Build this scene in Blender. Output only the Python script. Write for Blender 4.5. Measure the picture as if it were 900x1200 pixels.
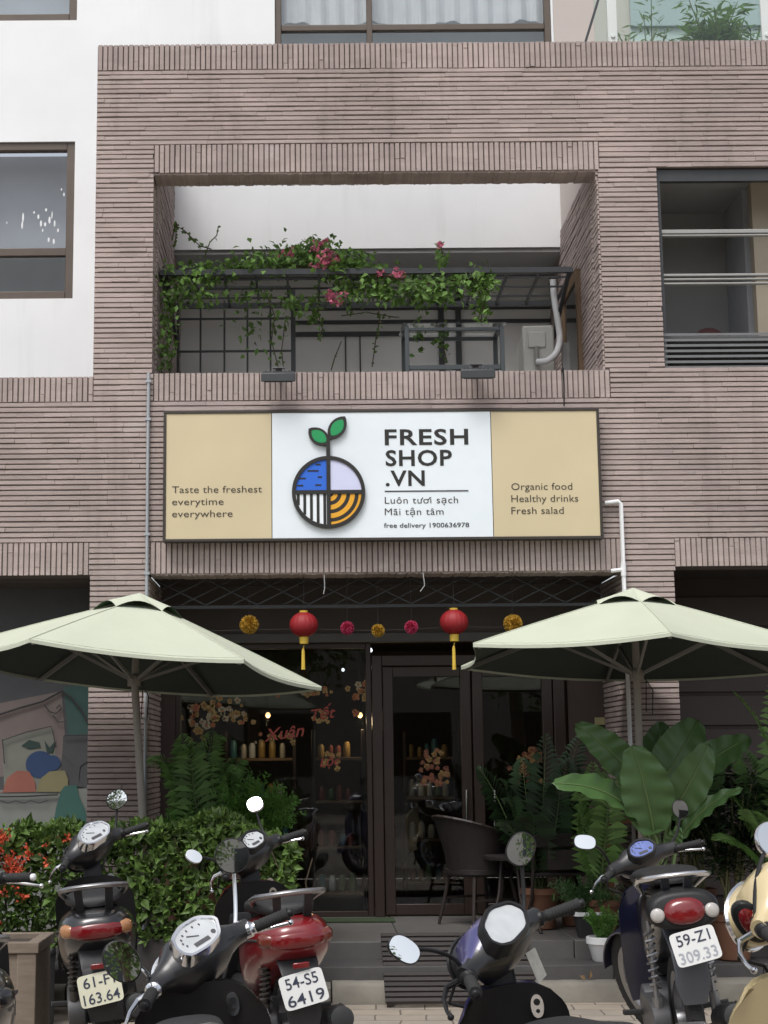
import bpy, math, random
from mathutils import Vector, Matrix
R = math.radians
rnd = random.Random(7)
S = bpy.context.scene
COL = S.collection
for o in list(bpy.data.objects): bpy.data.objects.remove(o)

# ------------------------------------------------------------------ camera, world, sun, exposure
FPX, CX, CY, TP, ROLL, EYE = 1835.0, 365.0, 600.0, 0.158, 0.0077, 1.6
_p = math.atan(TP)
_F = Vector((0, math.cos(_p), math.sin(_p))); _U0 = Vector((0, -math.sin(_p), math.cos(_p))); _R0 = Vector((1, 0, 0))
_R = _R0*math.cos(ROLL) - _U0*math.sin(ROLL); _U = _U0*math.cos(ROLL) + _R0*math.sin(ROLL)
def at(px, py, D):
    """a point of the place at distance D, from a measurement on the 900x1200 photograph"""
    d = _F*FPX + _R*(px-CX) - _U*(py-CY)
    return Vector((0, 0, EYE)) + d*(D/d.y)

cam_d = bpy.data.cameras.new('camera'); cam = bpy.data.objects.new('camera', cam_d); COL.objects.link(cam)
m = Matrix((( _R.x, _U.x, -_F.x, 0), (_R.y, _U.y, -_F.y, 0), (_R.z, _U.z, -_F.z, EYE), (0, 0, 0, 1)))
cam.matrix_world = m
cam_d.sensor_width = 36; cam_d.sensor_fit = 'AUTO'; cam_d.lens = 36*FPX/1200
cam_d.shift_x = (450-CX)/1200; cam_d.clip_end = 500; cam_d.clip_start = 0.05
S.camera = cam

SUN_EL, SUN_AZ = 60, 205          # azimuth of the sun measured clockwise from +Y
w = bpy.data.worlds.new('World'); S.world = w; w.use_nodes = True
nt = w.node_tree; nt.nodes.clear()
sky = nt.nodes.new('ShaderNodeTexSky'); sky.sky_type = 'NISHITA'; sky.sun_disc = False
sky.sun_elevation = R(SUN_EL); sky.sun_rotation = R(SUN_AZ); sky.air_density = 1.0; sky.dust_density = 4.0; sky.ozone_density = 1.0
hsv = nt.nodes.new('ShaderNodeHueSaturation'); hsv.inputs['Saturation'].default_value = 0.36
bg = nt.nodes.new('ShaderNodeBackground'); bg.inputs['Strength'].default_value = 0.15
wo = nt.nodes.new('ShaderNodeOutputWorld')
nt.links.new(sky.outputs[0], hsv.inputs['Color']); nt.links.new(hsv.outputs[0], bg.inputs[0]); nt.links.new(bg.outputs[0], wo.inputs[0])
sd = bpy.data.lights.new('sun', 'SUN'); sd.energy = 1.3; sd.angle = R(24); sd.color = (1, .98, .955)
sun = bpy.data.objects.new('sun', sd); COL.objects.link(sun)
_sd = Vector((math.sin(R(SUN_AZ))*math.cos(R(SUN_EL)), math.cos(R(SUN_AZ))*math.cos(R(SUN_EL)), math.sin(R(SUN_EL))))
sun.rotation_euler = _sd.to_track_quat('Z', 'Y').to_euler(); sun.location = (0, -5, 20)
S.view_settings.view_transform = 'Standard'; S.view_settings.look = 'None'; S.view_settings.gamma = 1
S.view_settings.exposure = 0.35; S.view_settings.use_curve_mapping = False

# ------------------------------------------------------------------ materials
MATS = {}
def M(name, col=(.5, .5, .5), rough=.6, metal=0., var=.12, scale=6., bump=0., bscale=60., coat=0., island=0., spec=.5, stretch=None, emit=0., transl=0., stain=0.):
    if name in MATS: return MATS[name]
    mt = bpy.data.materials.new(name); mt.use_nodes = True; t = mt.node_tree; N = t.nodes; L = t.links
    b = N['Principled BSDF']; b.inputs['Roughness'].default_value = rough; b.inputs['Metallic'].default_value = metal
    b.inputs['Coat Weight'].default_value = coat; b.inputs['Coat Roughness'].default_value = .06
    b.inputs['Specular IOR Level'].default_value = spec
    tc = N.new('ShaderNodeTexCoord'); vec = tc.outputs['Object']
    if stretch:
        mp = N.new('ShaderNodeMapping'); mp.inputs['Scale'].default_value = stretch; L.new(vec, mp.inputs[0]); vec = mp.outputs[0]
    no = N.new('ShaderNodeTexNoise'); no.inputs['Scale'].default_value = scale; no.inputs['Detail'].default_value = 6; L.new(vec, no.inputs['Vector'])
    fac = no.outputs['Fac']
    def math_(op, a, bb):
        n = N.new('ShaderNodeMath'); n.operation = op
        for i, x in enumerate((a, bb)):
            if isinstance(x, (int, float)): n.inputs[i].default_value = x
            else: L.new(x, n.inputs[i])
        return n.outputs[0]
    k = math_('MULTIPLY_ADD', fac, 2*var); k.node.inputs[2].default_value = 1-var
    if island:
        g = N.new('ShaderNodeNewGeometry')
        k2 = math_('MULTIPLY_ADD', g.outputs['Random Per Island'], 2*island); k2.node.inputs[2].default_value = 1-island
        k = math_('MULTIPLY', k, k2)
    if stain:
        n2 = N.new('ShaderNodeTexNoise'); n2.inputs['Scale'].default_value = .9; n2.inputs['Detail'].default_value = 7; L.new(tc.outputs['Object'], n2.inputs['Vector'])
        k3 = math_('MULTIPLY_ADD', n2.outputs['Fac'], 2*stain); k3.node.inputs[2].default_value = 1-stain
        k = math_('MULTIPLY', k, k3)
    mx = N.new('ShaderNodeMix'); mx.data_type = 'RGBA'; mx.blend_type = 'MULTIPLY'; mx.inputs['Factor'].default_value = 1
    mx.inputs[6].default_value = (*col, 1); L.new(k, mx.inputs[7]); L.new(mx.outputs[2], b.inputs['Base Color'])
    if bump:
        nb = N.new('ShaderNodeTexNoise'); nb.inputs['Scale'].default_value = bscale; nb.inputs['Detail'].default_value = 4; L.new(vec, nb.inputs['Vector'])
        bp = N.new('ShaderNodeBump'); bp.inputs['Strength'].default_value = bump; bp.inputs['Distance'].default_value = .004
        L.new(nb.outputs['Fac'], bp.inputs['Height']); L.new(bp.outputs[0], b.inputs['Normal'])
    if emit:
        b.inputs['Emission Color'].default_value = (*col, 1); b.inputs['Emission Strength'].default_value = emit
    if transl:
        tr = N.new('ShaderNodeBsdfTranslucent'); L.new(mx.outputs[2], tr.inputs[0]); ms = N.new('ShaderNodeMixShader'); ms.inputs[0].default_value = transl
        L.new(b.outputs[0], ms.inputs[1]); L.new(tr.outputs[0], ms.inputs[2]); L.new(ms.outputs[0], N['Material Output'].inputs[0])
    MATS[name] = mt; return mt
def glass(name, tint=(.9, .95, .93), ior=1.5, rough=0.):
    mt = bpy.data.materials.new(name); mt.use_nodes = True; t = mt.node_tree; N = t.nodes; L = t.links; N.remove(N['Principled BSDF'])
    tr = N.new('ShaderNodeBsdfTransparent'); tr.inputs[0].default_value = (*tint, 1); gl = N.new('ShaderNodeBsdfGlossy'); gl.inputs['Roughness'].default_value = rough
    ge = N.new('ShaderNodeNewGeometry'); dt = N.new('ShaderNodeVectorMath'); dt.operation = 'DOT_PRODUCT'; L.new(ge.outputs['Normal'], dt.inputs[0]); L.new(ge.outputs['Incoming'], dt.inputs[1])
    def mth(op, a, b, c=None):
        n = N.new('ShaderNodeMath'); n.operation = op
        for q, x in enumerate((a, b, c)):
            if x is None: continue
            if isinstance(x, (int, float)): n.inputs[q].default_value = x
            else: L.new(x, n.inputs[q])
        return n.outputs[0]
    f0 = ((ior-1)/(ior+1))**2
    sch = mth('MULTIPLY_ADD', mth('POWER', mth('SUBTRACT', 1., mth('ABSOLUTE', dt.outputs['Value'], 0.)), 5.), 1-f0, f0); ms = N.new('ShaderNodeMixShader')
    L.new(sch, ms.inputs[0]); L.new(tr.outputs[0], ms.inputs[1]); L.new(gl.outputs[0], ms.inputs[2]); L.new(ms.outputs[0], N['Material Output'].inputs[0])
    MATS[name] = mt; return mt

brick = M('brick', (.375, .310, .290), .88, var=.26, scale=9, bump=.8, bscale=70, island=.07, stretch=(.35, 1, 1.6), stain=.42, spec=.2)
def whiten(mt, sc, thr, amt, stretch):
    t = mt.node_tree; N = t.nodes; L = t.links; b = N['Principled BSDF']; src = b.inputs['Base Color'].links[0].from_socket
    tc = N.new('ShaderNodeTexCoord'); mp = N.new('ShaderNodeMapping'); mp.inputs['Scale'].default_value = stretch; no = N.new('ShaderNodeTexNoise'); no.inputs['Scale'].default_value = sc; no.inputs['Detail'].default_value = 8; no.inputs['Roughness'].default_value = .7
    cr = N.new('ShaderNodeMapRange'); cr.inputs[1].default_value = thr; cr.inputs[2].default_value = thr+.14; cr.inputs[3].default_value = 0; cr.inputs[4].default_value = amt
    mx = N.new('ShaderNodeMix'); mx.data_type = 'RGBA'; mx.inputs[7].default_value = (.55, .52, .50, 1)
    L.new(tc.outputs['Object'], mp.inputs[0]); L.new(mp.outputs[0], no.inputs['Vector']); L.new(no.outputs['Fac'], cr.inputs[0]); L.new(cr.outputs[0], mx.inputs[0]); L.new(src, mx.inputs[6]); L.new(mx.outputs[2], b.inputs['Base Color'])
mortar = M('mortar', (.125, .10, .092), .95, var=.2)
white_paint = M('white_paint', (.785, .80, .812), .7, var=.06, scale=1.6, stain=.10, bump=.15, bscale=120)
whiten(brick, 1.3, .62, .55, (1, 1, 1.6))
def streaks(mt, amt, col, sc=1.0, thr=.52):
    t = mt.node_tree; N = t.nodes; L = t.links; b = N['Principled BSDF']; src = b.inputs['Base Color'].links[0].from_socket
    tc = N.new('ShaderNodeTexCoord'); mp = N.new('ShaderNodeMapping'); mp.inputs['Scale'].default_value = (4, 4, .35); no = N.new('ShaderNodeTexNoise'); no.inputs['Scale'].default_value = sc; no.inputs['Detail'].default_value = 9; no.inputs['Roughness'].default_value = .65
    cr = N.new('ShaderNodeMapRange'); cr.inputs[1].default_value = thr; cr.inputs[2].default_value = thr+.2; cr.inputs[3].default_value = 0; cr.inputs[4].default_value = amt
    mx = N.new('ShaderNodeMix'); mx.data_type = 'RGBA'; mx.inputs[7].default_value = (*col, 1)
    L.new(tc.outputs['Object'], mp.inputs[0]); L.new(mp.outputs[0], no.inputs['Vector']); L.new(no.outputs['Fac'], cr.inputs[0]); L.new(cr.outputs[0], mx.inputs[0]); L.new(src, mx.inputs[6]); L.new(mx.outputs[2], b.inputs['Base Color'])
streaks(brick, .32, (.12, .095, .085), 1.2, .54); streaks(white_paint, .22, (.42, .42, .40), 1.0, .55)
grey_paint = M('grey_paint', (.34, .345, .345), .8, var=.12, scale=2)
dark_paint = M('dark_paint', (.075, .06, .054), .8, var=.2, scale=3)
beige_paint = M('beige_paint', (.52, .46, .43), .8, var=.08, scale=2)
brown_frame = M('brown_frame', (.10, .075, .058), .45, var=.2)
wood_frame = M('wood_frame', (.026, .015, .011), .45, var=.35, scale=12, stretch=(6, 6, .6))
dark_metal = M('dark_metal', (.035, .038, .042), .5, var=.2)
grey_metal = M('grey_metal', (.30, .30, .29), .45, var=.15)
zinc = M('zinc', (.36, .38, .40), .5, metal=.3, var=.15)
white_plastic = M('white_plastic', (.75, .76, .77), .4, var=.06)
beige_plastic = M('beige_plastic', (.55, .55, .51), .5, var=.08)
blackp = M('black_plastic', (.012, .012, .013), .45, var=.3, scale=20, spec=.3)
blackp2 = M('grey_black_plastic', (.028, .028, .03), .5, var=.3, scale=20, spec=.35)
rubber = M('rubber', (.02, .02, .02), .85, var=.2)
chrome = M('chrome', (.75, .76, .78), .15, metal=1, var=.04)
steel = M('steel', (.32, .32, .33), .35, metal=.9, var=.25, scale=30)
mirror = M('mirror_silver', (.86, .88, .88), .02, metal=1, var=0.)
pane_dark = glass('clear_pane', (.94, .95, .955), 1.5)
shop_glass = glass('shop_glass', (.74, .77, .77), 1.5)
leafm = M('hedge_leaf', (.08, .14, .028), .55, var=.4, scale=3, island=.5, transl=.25)
leafd = M('dark_leaf', (.022, .05, .017), .5, var=.3, scale=3, island=.4, transl=.2)
leafb = M('broad_leaf', (.078, .155, .05), .38, var=.35, scale=7, transl=.25)
midrib = M('leaf_midrib', (.11, .17, .055), .5)
vinel = M('vine_leaf', (.12, .225, .045), .55, var=.25, island=.45, transl=.3)
palml = M('palm_leaf', (.15, .28, .075), .5, var=.25, island=.35, transl=.4)
fernl = M('fern_leaf', (.08, .19, .03), .6, var=.25, island=.35, transl=.25)
redfl = M('red_flower', (.58, .10, .045), .6, island=.35, transl=.2)
pinkfl = M('pink_flower', (.66, .20, .30), .6, island=.35, transl=.3)
yelfl = M('yellow_flower', (.75, .52, .06), .6, island=.2)
bark = M('bark', (.10, .075, .05), .9, var=.3, scale=20, bump=.5)
terra = M('terracotta', (.17, .078, .045), .8, var=.2, scale=8)
soil = M('soil', (.04, .03, .022), .95, var=.3, scale=30)

# ------------------------------------------------------------------ mesh helpers
class MB:
    def __init__(s): s.v = []; s.f = []; s.m = []
    def add(s, verts, faces, mi=0):
        n = len(s.v); s.v.extend([Vector(a) for a in verts])
        for f in faces: s.f.append([i+n for i in f]); s.m.append(mi)
        return s
    def bx(s, x0, x1, y0, y1, z0, z1, mi=0):
        return s.add([(x0,y0,z0),(x1,y0,z0),(x1,y1,z0),(x0,y1,z0),(x0,y0,z1),(x1,y0,z1),(x1,y1,z1),(x0,y1,z1)],
                     [(3,2,1,0),(4,5,6,7),(0,1,5,4),(1,2,6,5),(2,3,7,6),(3,0,4,7)], mi)
    def bar(s, a, b, wd, th, mi=0, up=(0, 0, 1)):
        a = Vector(a); b = Vector(b); d = (b-a).normalized(); u = Vector(up)
        if abs(d.dot(u)) > .95: u = Vector((0, 1, 0))
        sx = d.cross(u).normalized()*wd/2; sz = sx.cross(d).normalized()*th/2
        vs = [a-sx-sz, a+sx-sz, a+sx+sz, a-sx+sz, b-sx-sz, b+sx-sz, b+sx+sz, b-sx+sz]
        return s.add(vs, [(0,1,2,3),(7,6,5,4),(0,4,5,1),(1,5,6,2),(2,6,7,3),(3,7,4,0)], mi)
    def loft(s, rings, cap=True, mi=0, closed=True):
        n = len(rings[0]); vs = [p for r in rings for p in r]; fs = []
        for i in range(len(rings)-1):
            for j in range(n if closed else n-1):
                k = (j+1) % n; fs.append((i*n+j, i*n+k, (i+1)*n+k, (i+1)*n+j))
        if cap and closed: fs.append(tuple(range(n-1, -1, -1))); fs.append(tuple((len(rings)-1)*n+j for j in range(n)))
        return s.add(vs, fs, mi)
    def tube(s, pts, r, n=8, mi=0, flat=1.):
        pts = [Vector(p) for p in pts]; rings = []; u = None
        for i, p in enumerate(pts):
            d = (pts[min(i+1, len(pts)-1)]-pts[max(i-1, 0)]).normalized()
            if u is None: u = d.cross(Vector((0, 0, 1)) if abs(d.z) < .9 else Vector((0, 1, 0))).normalized()
            u = (u-d*u.dot(d)).normalized(); vv = d.cross(u)
            rr = r[i] if isinstance(r, (list, tuple)) else r
            rings.append([p+u*(rr*math.cos(2*math.pi*j/n))+vv*(rr*flat*math.sin(2*math.pi*j/n)) for j in range(n)])
        return s.loft(rings, True, mi)
    def lathe(s, prof, o=(0, 0, 0), ax=(0, 0, 1), n=24, mi=0, cap=True):
        o = Vector(o); ax = Vector(ax).normalized(); u = ax.cross(Vector((0, 0, 1)) if abs(ax.z) < .9 else Vector((1, 0, 0))).normalized(); vv = ax.cross(u)
        return s.loft([[o+ax*h+(u*math.cos(2*math.pi*j/n)+vv*math.sin(2*math.pi*j/n))*max(r, 1e-4) for j in range(n)] for r, h in prof], cap, mi)
    def prism(s, pts, d, mi=0, side=None):
        pts = [Vector(p) for p in pts]; d = Vector(d); n = len(pts)
        s.add(pts+[p+d for p in pts], [tuple(range(n))], mi); b = len(s.v)-2*n
        s.f.append([b+n+i for i in range(n-1, -1, -1)]); s.m.append(mi)
        for i in range(n):
            j = (i+1) % n; s.f.append([b+j, b+i, b+n+i, b+n+j]); s.m.append(mi if side is None else side)
        return s
    def xf(s, fn): s.v = [fn(v) for v in s.v]; return s
    def build(s, name, mats, parent=None, smooth=True, bevel=0, world=False, ang=40, wn=False):
        me = bpy.data.meshes.new(name); me.from_pydata([tuple(v) for v in s.v], [], s.f)
        if not isinstance(mats, (list, tuple)): mats = [mats]
        for mt in mats: me.materials.append(mt)
        if len(mats) > 1: me.polygons.foreach_set('material_index', s.m)
        if smooth:
            me.polygons.foreach_set('use_smooth', [True]*len(me.polygons)); me.update()
            try: me.set_sharp_from_angle(angle=R(ang))
            except Exception: pass
        me.update(); o = bpy.data.objects.new(name, me); COL.objects.link(o)
        if parent is not None:
            o.parent = parent
            if world: o.matrix_parent_inverse = Matrix.Translation(-WLOC.get(parent.name, Vector()))
        if bevel:
            b = o.modifiers.new('edge', 'BEVEL'); b.width = bevel; b.segments = 2; b.limit_method = 'ANGLE'; b.angle_limit = R(40)
        return o
WLOC = {}
def tag(o, label, cat, group=None, kind=None):
    if label: o['label'] = label
    if cat: o['category'] = cat
    if group: o['group'] = group
    if kind: o['kind'] = kind
    return o
def thing(name, label, cat, loc=(0, 0, 0), group=None, rot=(0, 0, 0), scale=1.):
    o = bpy.data.objects.new(name, None); COL.objects.link(o); o.empty_display_size = .1
    o.location = loc; o.rotation_euler = rot; o.scale = (scale,)*3; WLOC[o.name] = Vector(loc)
    return tag(o, label, cat, group)
def dup(root, loc=None, label=None, rot=None):
    c = root.copy(); COL.objects.link(c)
    if loc is not None: c.location = loc
    if rot is not None: c.rotation_euler = rot
    if label: c['label'] = label
    for ch in list(root.children):
        d = ch.copy(); COL.objects.link(d); d.parent = c
        for g in list(ch.children):
            e = g.copy(); COL.objects.link(e); e.parent = d
    return c
def struct(o): o['kind'] = 'structure'; return o
def selring(c, u, v, a, bu, bd=None, e=2.4, n=24):
    bd = bu if bd is None else bd; c = Vector(c); u = Vector(u); v = Vector(v); out = []
    for j in range(n):
        t = 2*math.pi*j/n; cs, sn = math.cos(t), math.sin(t)
        x = a*math.copysign(abs(cs)**(2/e), cs); y = (bu if sn > 0 else bd)*math.copysign(abs(sn)**(2/e), sn)
        out.append(c+u*x+v*y)
    return out
def text_mb(mb, body, o, u, v, width=None, height=None, bold=0., mi=0, extrude=.002, align='LEFT', spacing=1.):
    """letters laid from origin o along u (right) and v (up); width or cap height in metres"""
    cu = bpy.data.curves.new('letters', 'FONT'); cu.body = body; cu.size = 1; cu.offset = bold; cu.space_character = spacing; cu.resolution_u = 3
    ob = bpy.data.objects.new('letters', cu); COL.objects.link(ob)
    dg = bpy.context.evaluated_depsgraph_get(); me = bpy.data.meshes.new_from_object(ob.evaluated_get(dg))
    vs = [Vector(q.co) for q in me.vertices]; fs = [tuple(p.vertices) for p in me.polygons]
    bpy.data.objects.remove(ob); bpy.data.curves.remove(cu); bpy.data.meshes.remove(me)
    if not vs: return
    x0 = min(q.x for q in vs); x1 = max(q.x for q in vs); sx = width/(x1-x0) if width else height/.73
    sy = height/.73 if height else sx
    o = Vector(o); u = Vector(u); v = Vector(v); n = u.cross(v)
    off = -x0*sx - (0 if align == 'LEFT' else (x1-x0)*sx*(.5 if align == 'CENTER' else 1))
    pts = [o+u*(q.x*sx+off)+v*(q.y*sy)+n*extrude for q in vs]
    mb.add(pts, fs, mi)
def disc(mb, c, u, v, a, b, th, e=2., n=24, mi=0, side=None):
    n_ = Vector(u).cross(Vector(v)).normalized()
    mb.prism(selring(Vector(c)+n_*th/2, u, v, a, b, None, e, n), -n_*th, mi, side)
def leaf(mb, b, d, nrm, ln, wd, mi=0, fold=.25, at_=.45):
    d = d.normalized(); s = d.cross(nrm)
    if s.length < 1e-3: s = d.cross(Vector((.3, .9, .2)))
    s.normalize(); n = s.cross(d)
    mm = b+d*ln*at_; t = b+d*ln-n*ln*.12
    mb.add([b, mm+s*wd/2+n*wd*fold, t, mm-s*wd/2+n*wd*fold, mm], [(0, 4, 1), (4, 2, 1), (0, 3, 4), (3, 2, 4)], mi)
def rv(r=rnd):
    while True:
        q = Vector((r.uniform(-1, 1), r.uniform(-1, 1), r.uniform(-1, 1)))
        if .05 < q.length < 1: return q.normalized()

# ------------------------------------------------------------------ ground
def paving_mat():
    mt = M('paving', (.30, .265, .225), .85, var=.2, scale=8, bump=.4, bscale=50, stain=.25); t = mt.node_tree; N = t.nodes; L = t.links
    tc = N.new('ShaderNodeTexCoord'); mp = N.new('ShaderNodeMapping'); mp.inputs['Rotation'].default_value = (0, 0, R(3))
    br = N.new('ShaderNodeTexBrick'); br.inputs['Scale'].default_value = 1; br.inputs['Brick Width'].default_value = .32; br.inputs['Row Height'].default_value = .21
    br.inputs['Mortar Size'].default_value = .006; br.inputs['Mortar Smooth'].default_value = .3
    br.inputs['Color1'].default_value = (.9, .9, .9, 1); br.inputs['Color2'].default_value = (1.1, 1.06, 1.0, 1); br.inputs['Mortar'].default_value = (.42, .40, .38, 1)
    nz = N.new('ShaderNodeTexNoise'); nz.inputs['Scale'].default_value = 5; mixv = N.new('ShaderNodeMix'); mixv.data_type = 'RGBA'; mixv.blend_type = 'LINEAR_LIGHT'; mixv.inputs['Factor'].default_value = .015
    L.new(tc.outputs['Object'], mp.inputs[0]); L.new(mp.outputs[0], nz.inputs['Vector']); L.new(mp.outputs[0], mixv.inputs[6]); L.new(nz.outputs['Color'], mixv.inputs[7]); L.new(mixv.outputs[2], br.inputs['Vector'])
    b = N['Principled BSDF']; src = b.inputs['Base Color'].links[0].from_socket
    mx = N.new('ShaderNodeMix'); mx.data_type = 'RGBA'; mx.blend_type = 'MULTIPLY'; mx.inputs['Factor'].default_value = 1
    L.new(src, mx.inputs[6]); L.new(br.outputs['Color'], mx.inputs[7]); L.new(mx.outputs[2], b.inputs['Base Color'])
    bp2 = N.new('ShaderNodeBump'); bp2.inputs['Strength'].default_value = .7; bp2.inputs['Distance'].default_value = .01; bp2.invert = True
    L.new(br.outputs['Fac'], bp2.inputs['Height']); L.new(b.inputs['Normal'].links[0].from_socket, bp2.inputs['Normal']); L.new(bp2.outputs[0], b.inputs['Normal'])
    return mt
GZ = .12                                       # the pavement the scooters stand on rises gently towards the viewer
g = MB(); prof = [(-60, GZ), (8.3, GZ), (8.7, .10), (9.3, .015), (9.6, 0), (60, 0)]
for i in range(len(prof)-1):
    (y0, z0), (y1, z1) = prof[i], prof[i+1]
    g.add([(-60, y0, z0), (60, y0, z0), (60, y1, z1), (-60, y1, z1)], [(0, 1, 2, 3)])
struct(g.build('pavement', paving_mat()))
kerbm = M('kerb_stone', (.215, .20, .17), .9, var=.35, scale=5, bump=.6, bscale=30, island=.18, stain=.3)
k = MB(); x = -5.
while x < 6:
    ln = rnd.uniform(.5, .95); j = rnd.uniform(-.012, .012); h = .138+rnd.uniform(-.012, .006)
    nx = 8; rings = []
    for i in range(nx+1):
        xx = x+.006+(ln-.012)*i/nx; r1, r2 = rnd.uniform(-.008, .008), rnd.uniform(-.008, .008)
        rings.append([Vector((xx, 10.72+j+r1, .0)), Vector((xx, 10.72+j+r1, h-.03)), Vector((xx, 10.74+j+r2, h-.008)), Vector((xx, 10.77+j, h+r2*.5)), Vector((xx, 10.85, h)), Vector((xx, 10.85, 0))])
    k.loft(rings); x += ln
struct(k.build('kerb', kerbm, ang=50))
stepm = M('step_granite', (.072, .069, .068), .75, var=.25, scale=10, bump=.25, island=.12, stain=.35)
st = MB(); x = -5.
while x < 6:
    st.bx(x+.002, x+.998, 10.82, 11.215, .02, .228); x += 1.0
struct(st.build('lower_step', stepm, bevel=.008))
st = MB(); x = -5.4
while x < 6:
    st.bx(x+.002, x+1.198, 11.195, 13.2, .03, .35); x += 1.2
struct(st.build('porch_floor', M('porch_stone', (.115, .11, .105), .6, var=.25, scale=8, island=.1, stain=.3, bump=.15), bevel=.008))

# ------------------------------------------------------------------ the building
DF = 11.9
DD = 12.9
XL0, XL1, XR0, XR1 = -1.695, -1.235, 2.30, 2.765
XRG = 2.39
WX0, WX1 = -4.4, 5.6
B = thing('shop_building', 'brick clad shophouse with white upper walls, balcony opening and dark glazed shopfront', 'building', (0, 12.6, 0))
def bpart(mb, name, mat, **kw): return mb.build(name, mat, B, world=True, **kw)
bk = MB(); yb = 12.16
bk.bx(XL0, XL1-.02, DF, yb, 0, 7.3); bk.bx(XRG, XR1, DF, DD, 0, 3.0); bk.bx(XR0, XR1, DF, yb, 3.0, 7.3)
bk.bx(XL1-.02, XR0, DF, yb, 6.225, 7.3); bk.bx(XR1, WX1, DF, yb, 6.235, 7.3)
bk.bx(XL1-.02, XR0, DF, yb, 3.015, 4.578); bk.bx(XR1, WX1, DF, yb, 3.04, 4.6); bk.bx(WX0, XL0, DF, yb, 3.01, 4.556)
bk.bx(XL0, XL1-.02, yb, DD, 0, 3.01)
bpart(bk, 'wall_core', mortar, smooth=False)
br_ = random.Random(3)
def tiles(mb, o, u, v, n, w, h, course=.0405, tl=.62, gap=.0062, edge=True):
    """split face tiles laid in rows along u, rows stacked along v"""
    o, u, v, n = map(Vector, (o, u, v, n)); rows = max(1, round(h/course)); ch = h/rows
    for r in range(rows):
        p = -tl*br_.random(); dr = br_.uniform(-.0015, .0015)
        while p < w-.004:
            a = max(p, 0); st_ = tl*br_.choice((.34, .34, .67, 1)); b = min(p+st_, w); p += st_
            if b-a < .012: continue
            pr = .013+br_.uniform(-.0035, .004)+dr; z0 = r*ch+gap/2+br_.uniform(-.0012, .0012); z1 = (r+1)*ch-gap/2+br_.uniform(-.0012, .0012)
            c = .0035; a += .0002; b -= .0002; t1, t2 = br_.uniform(-.0012, .0012), br_.uniform(-.0012, .0012)
            P = lambda x, z, d: o+u*x+v*z+n*d
            mb.add([P(a, z0, .0006), P(b, z0, .0006), P(b, z1, .0006), P(a, z1, .0006), P(a+.0006, z0+c, pr+t1), P(b-.0006, z0+c, pr+t2), P(b-.0006, z1-c*.7, pr+t2), P(a+.0006, z1-c*.7, pr+t1)],
                   [(4, 5, 6, 7), (0, 1, 5, 4), (1, 2, 6, 5), (2, 3, 7, 6), (3, 0, 4, 7)])
X, Y, Z = Vector((1, 0, 0)), Vector((0, 1, 0)), Vector((0, 0, 1))
tw = MB()
def HT(x0, x1, z0, z1): tiles(tw, (x0, DF, z0), X, Z, -Y, x1-x0, z1-z0)
HT(XL0, WX1, 6.455, 7.087); HT(XL0, XL1, 6.22, 6.455); HT(2.315, WX1, 6.235, 6.455)
HT(XL0, XL1, 4.582, 6.22); HT(XR0, XR1, 4.60, 6.235)
HT(XL0+.005, XL1+.01, 4.36, 4.582); HT(2.335, WX1, 4.36, 4.60)
HT(WX0, WX1, 3.255, 4.36); HT(XL0-.01, XL1-.005, 3.0, 3.255); HT(2.375, XR1+.012, 3.0, 3.255)
HT(XL0, XL1-.02, .3, 3.0); HT(XRG, XR1, .3, 3.0)
bpart(tw, 'brick_facing', brick, smooth=False)
for (x0, x1, z0, z1) in ((XL0, WX1, 7.089, 7.305), (XL1+.002, 2.313, 6.22, 6.453), (XL1+.012, 2.333, 4.362, 4.582), (WX0, XL0+.003, 4.362, 4.56), (WX0, XL0-.012, 3.005, 3.253), (XL1-.003, 2.373, 3.01, 3.253), (XR1+.014, WX1, 3.037, 3.253)):
    t = MB(); tiles(t, (x0, DF, z1), -Z, X, -Y, z1-z0, x1-x0, .0415, 1.0); bpart(t, 'soldier_course', brick, smooth=False)
sd_ = MB()
tiles(sd_, (XRG, DD-.02, .3), -Y, Z, -X, DD-DF-.02, 2.7); tiles(sd_, (XL1-.02, DF, .3), Y, Z, X, DD-DF-.02, 2.7)
tiles(sd_, (XR0, yb, 4.58), -Y, Z, -X, yb-DF, 1.64); tiles(sd_, (XL1-.02, DF, 4.58), Y, Z, X, yb-DF, 1.64)
tiles(sd_, (XL1, DF, 6.222), X, Y, -Z, XR0-XL1, yb-DF, .2, .042); tiles(sd_, (XL1, DF, 3.012), X, Y, -Z, XRG-XL1, yb-DF, .2, .042)
bpart(sd_, 'brick_return', brick, smooth=False)

# upper white walls (set back behind the portal), with the window holes left open
DW = 13.7
def P2(px, py, D): q = at(px, py, D); return q.x, q.z
def wall_with_holes(mb, x0, x1, z0, z1, y, th, holes):
    holes = [(max(h[0], x0), min(h[1], x1), max(h[2], z0), min(h[3], z1)) for h in holes]; holes = [h for h in holes if h[0] < h[1] and h[2] < h[3]]
    xs = sorted({x0, x1, *[h[0] for h in holes], *[h[1] for h in holes]}); zs = sorted({z0, z1, *[h[2] for h in holes], *[h[3] for h in holes]})
    for i in range(len(xs)-1):
        for j in range(len(zs)-1):
            cx_, cz = (xs[i]+xs[i+1])/2, (zs[j]+zs[j+1])/2
            if not any(h[0] < cx_ < h[1] and h[2] < cz < h[3] for h in holes): mb.bx(xs[i], xs[i+1], y, y+th, zs[j], zs[j+1])
hA = (P2(-90, 350, DW)[0], P2(88, 170, DW)[0], P2(40, 350, DW)[1], P2(40, 166, DW)[1])
hB = (P2(-90, 25, DW)[0], P2(90, 24, DW)[0], P2(40, 24, DW)[1], P2(40, -150, DW)[1])
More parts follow.
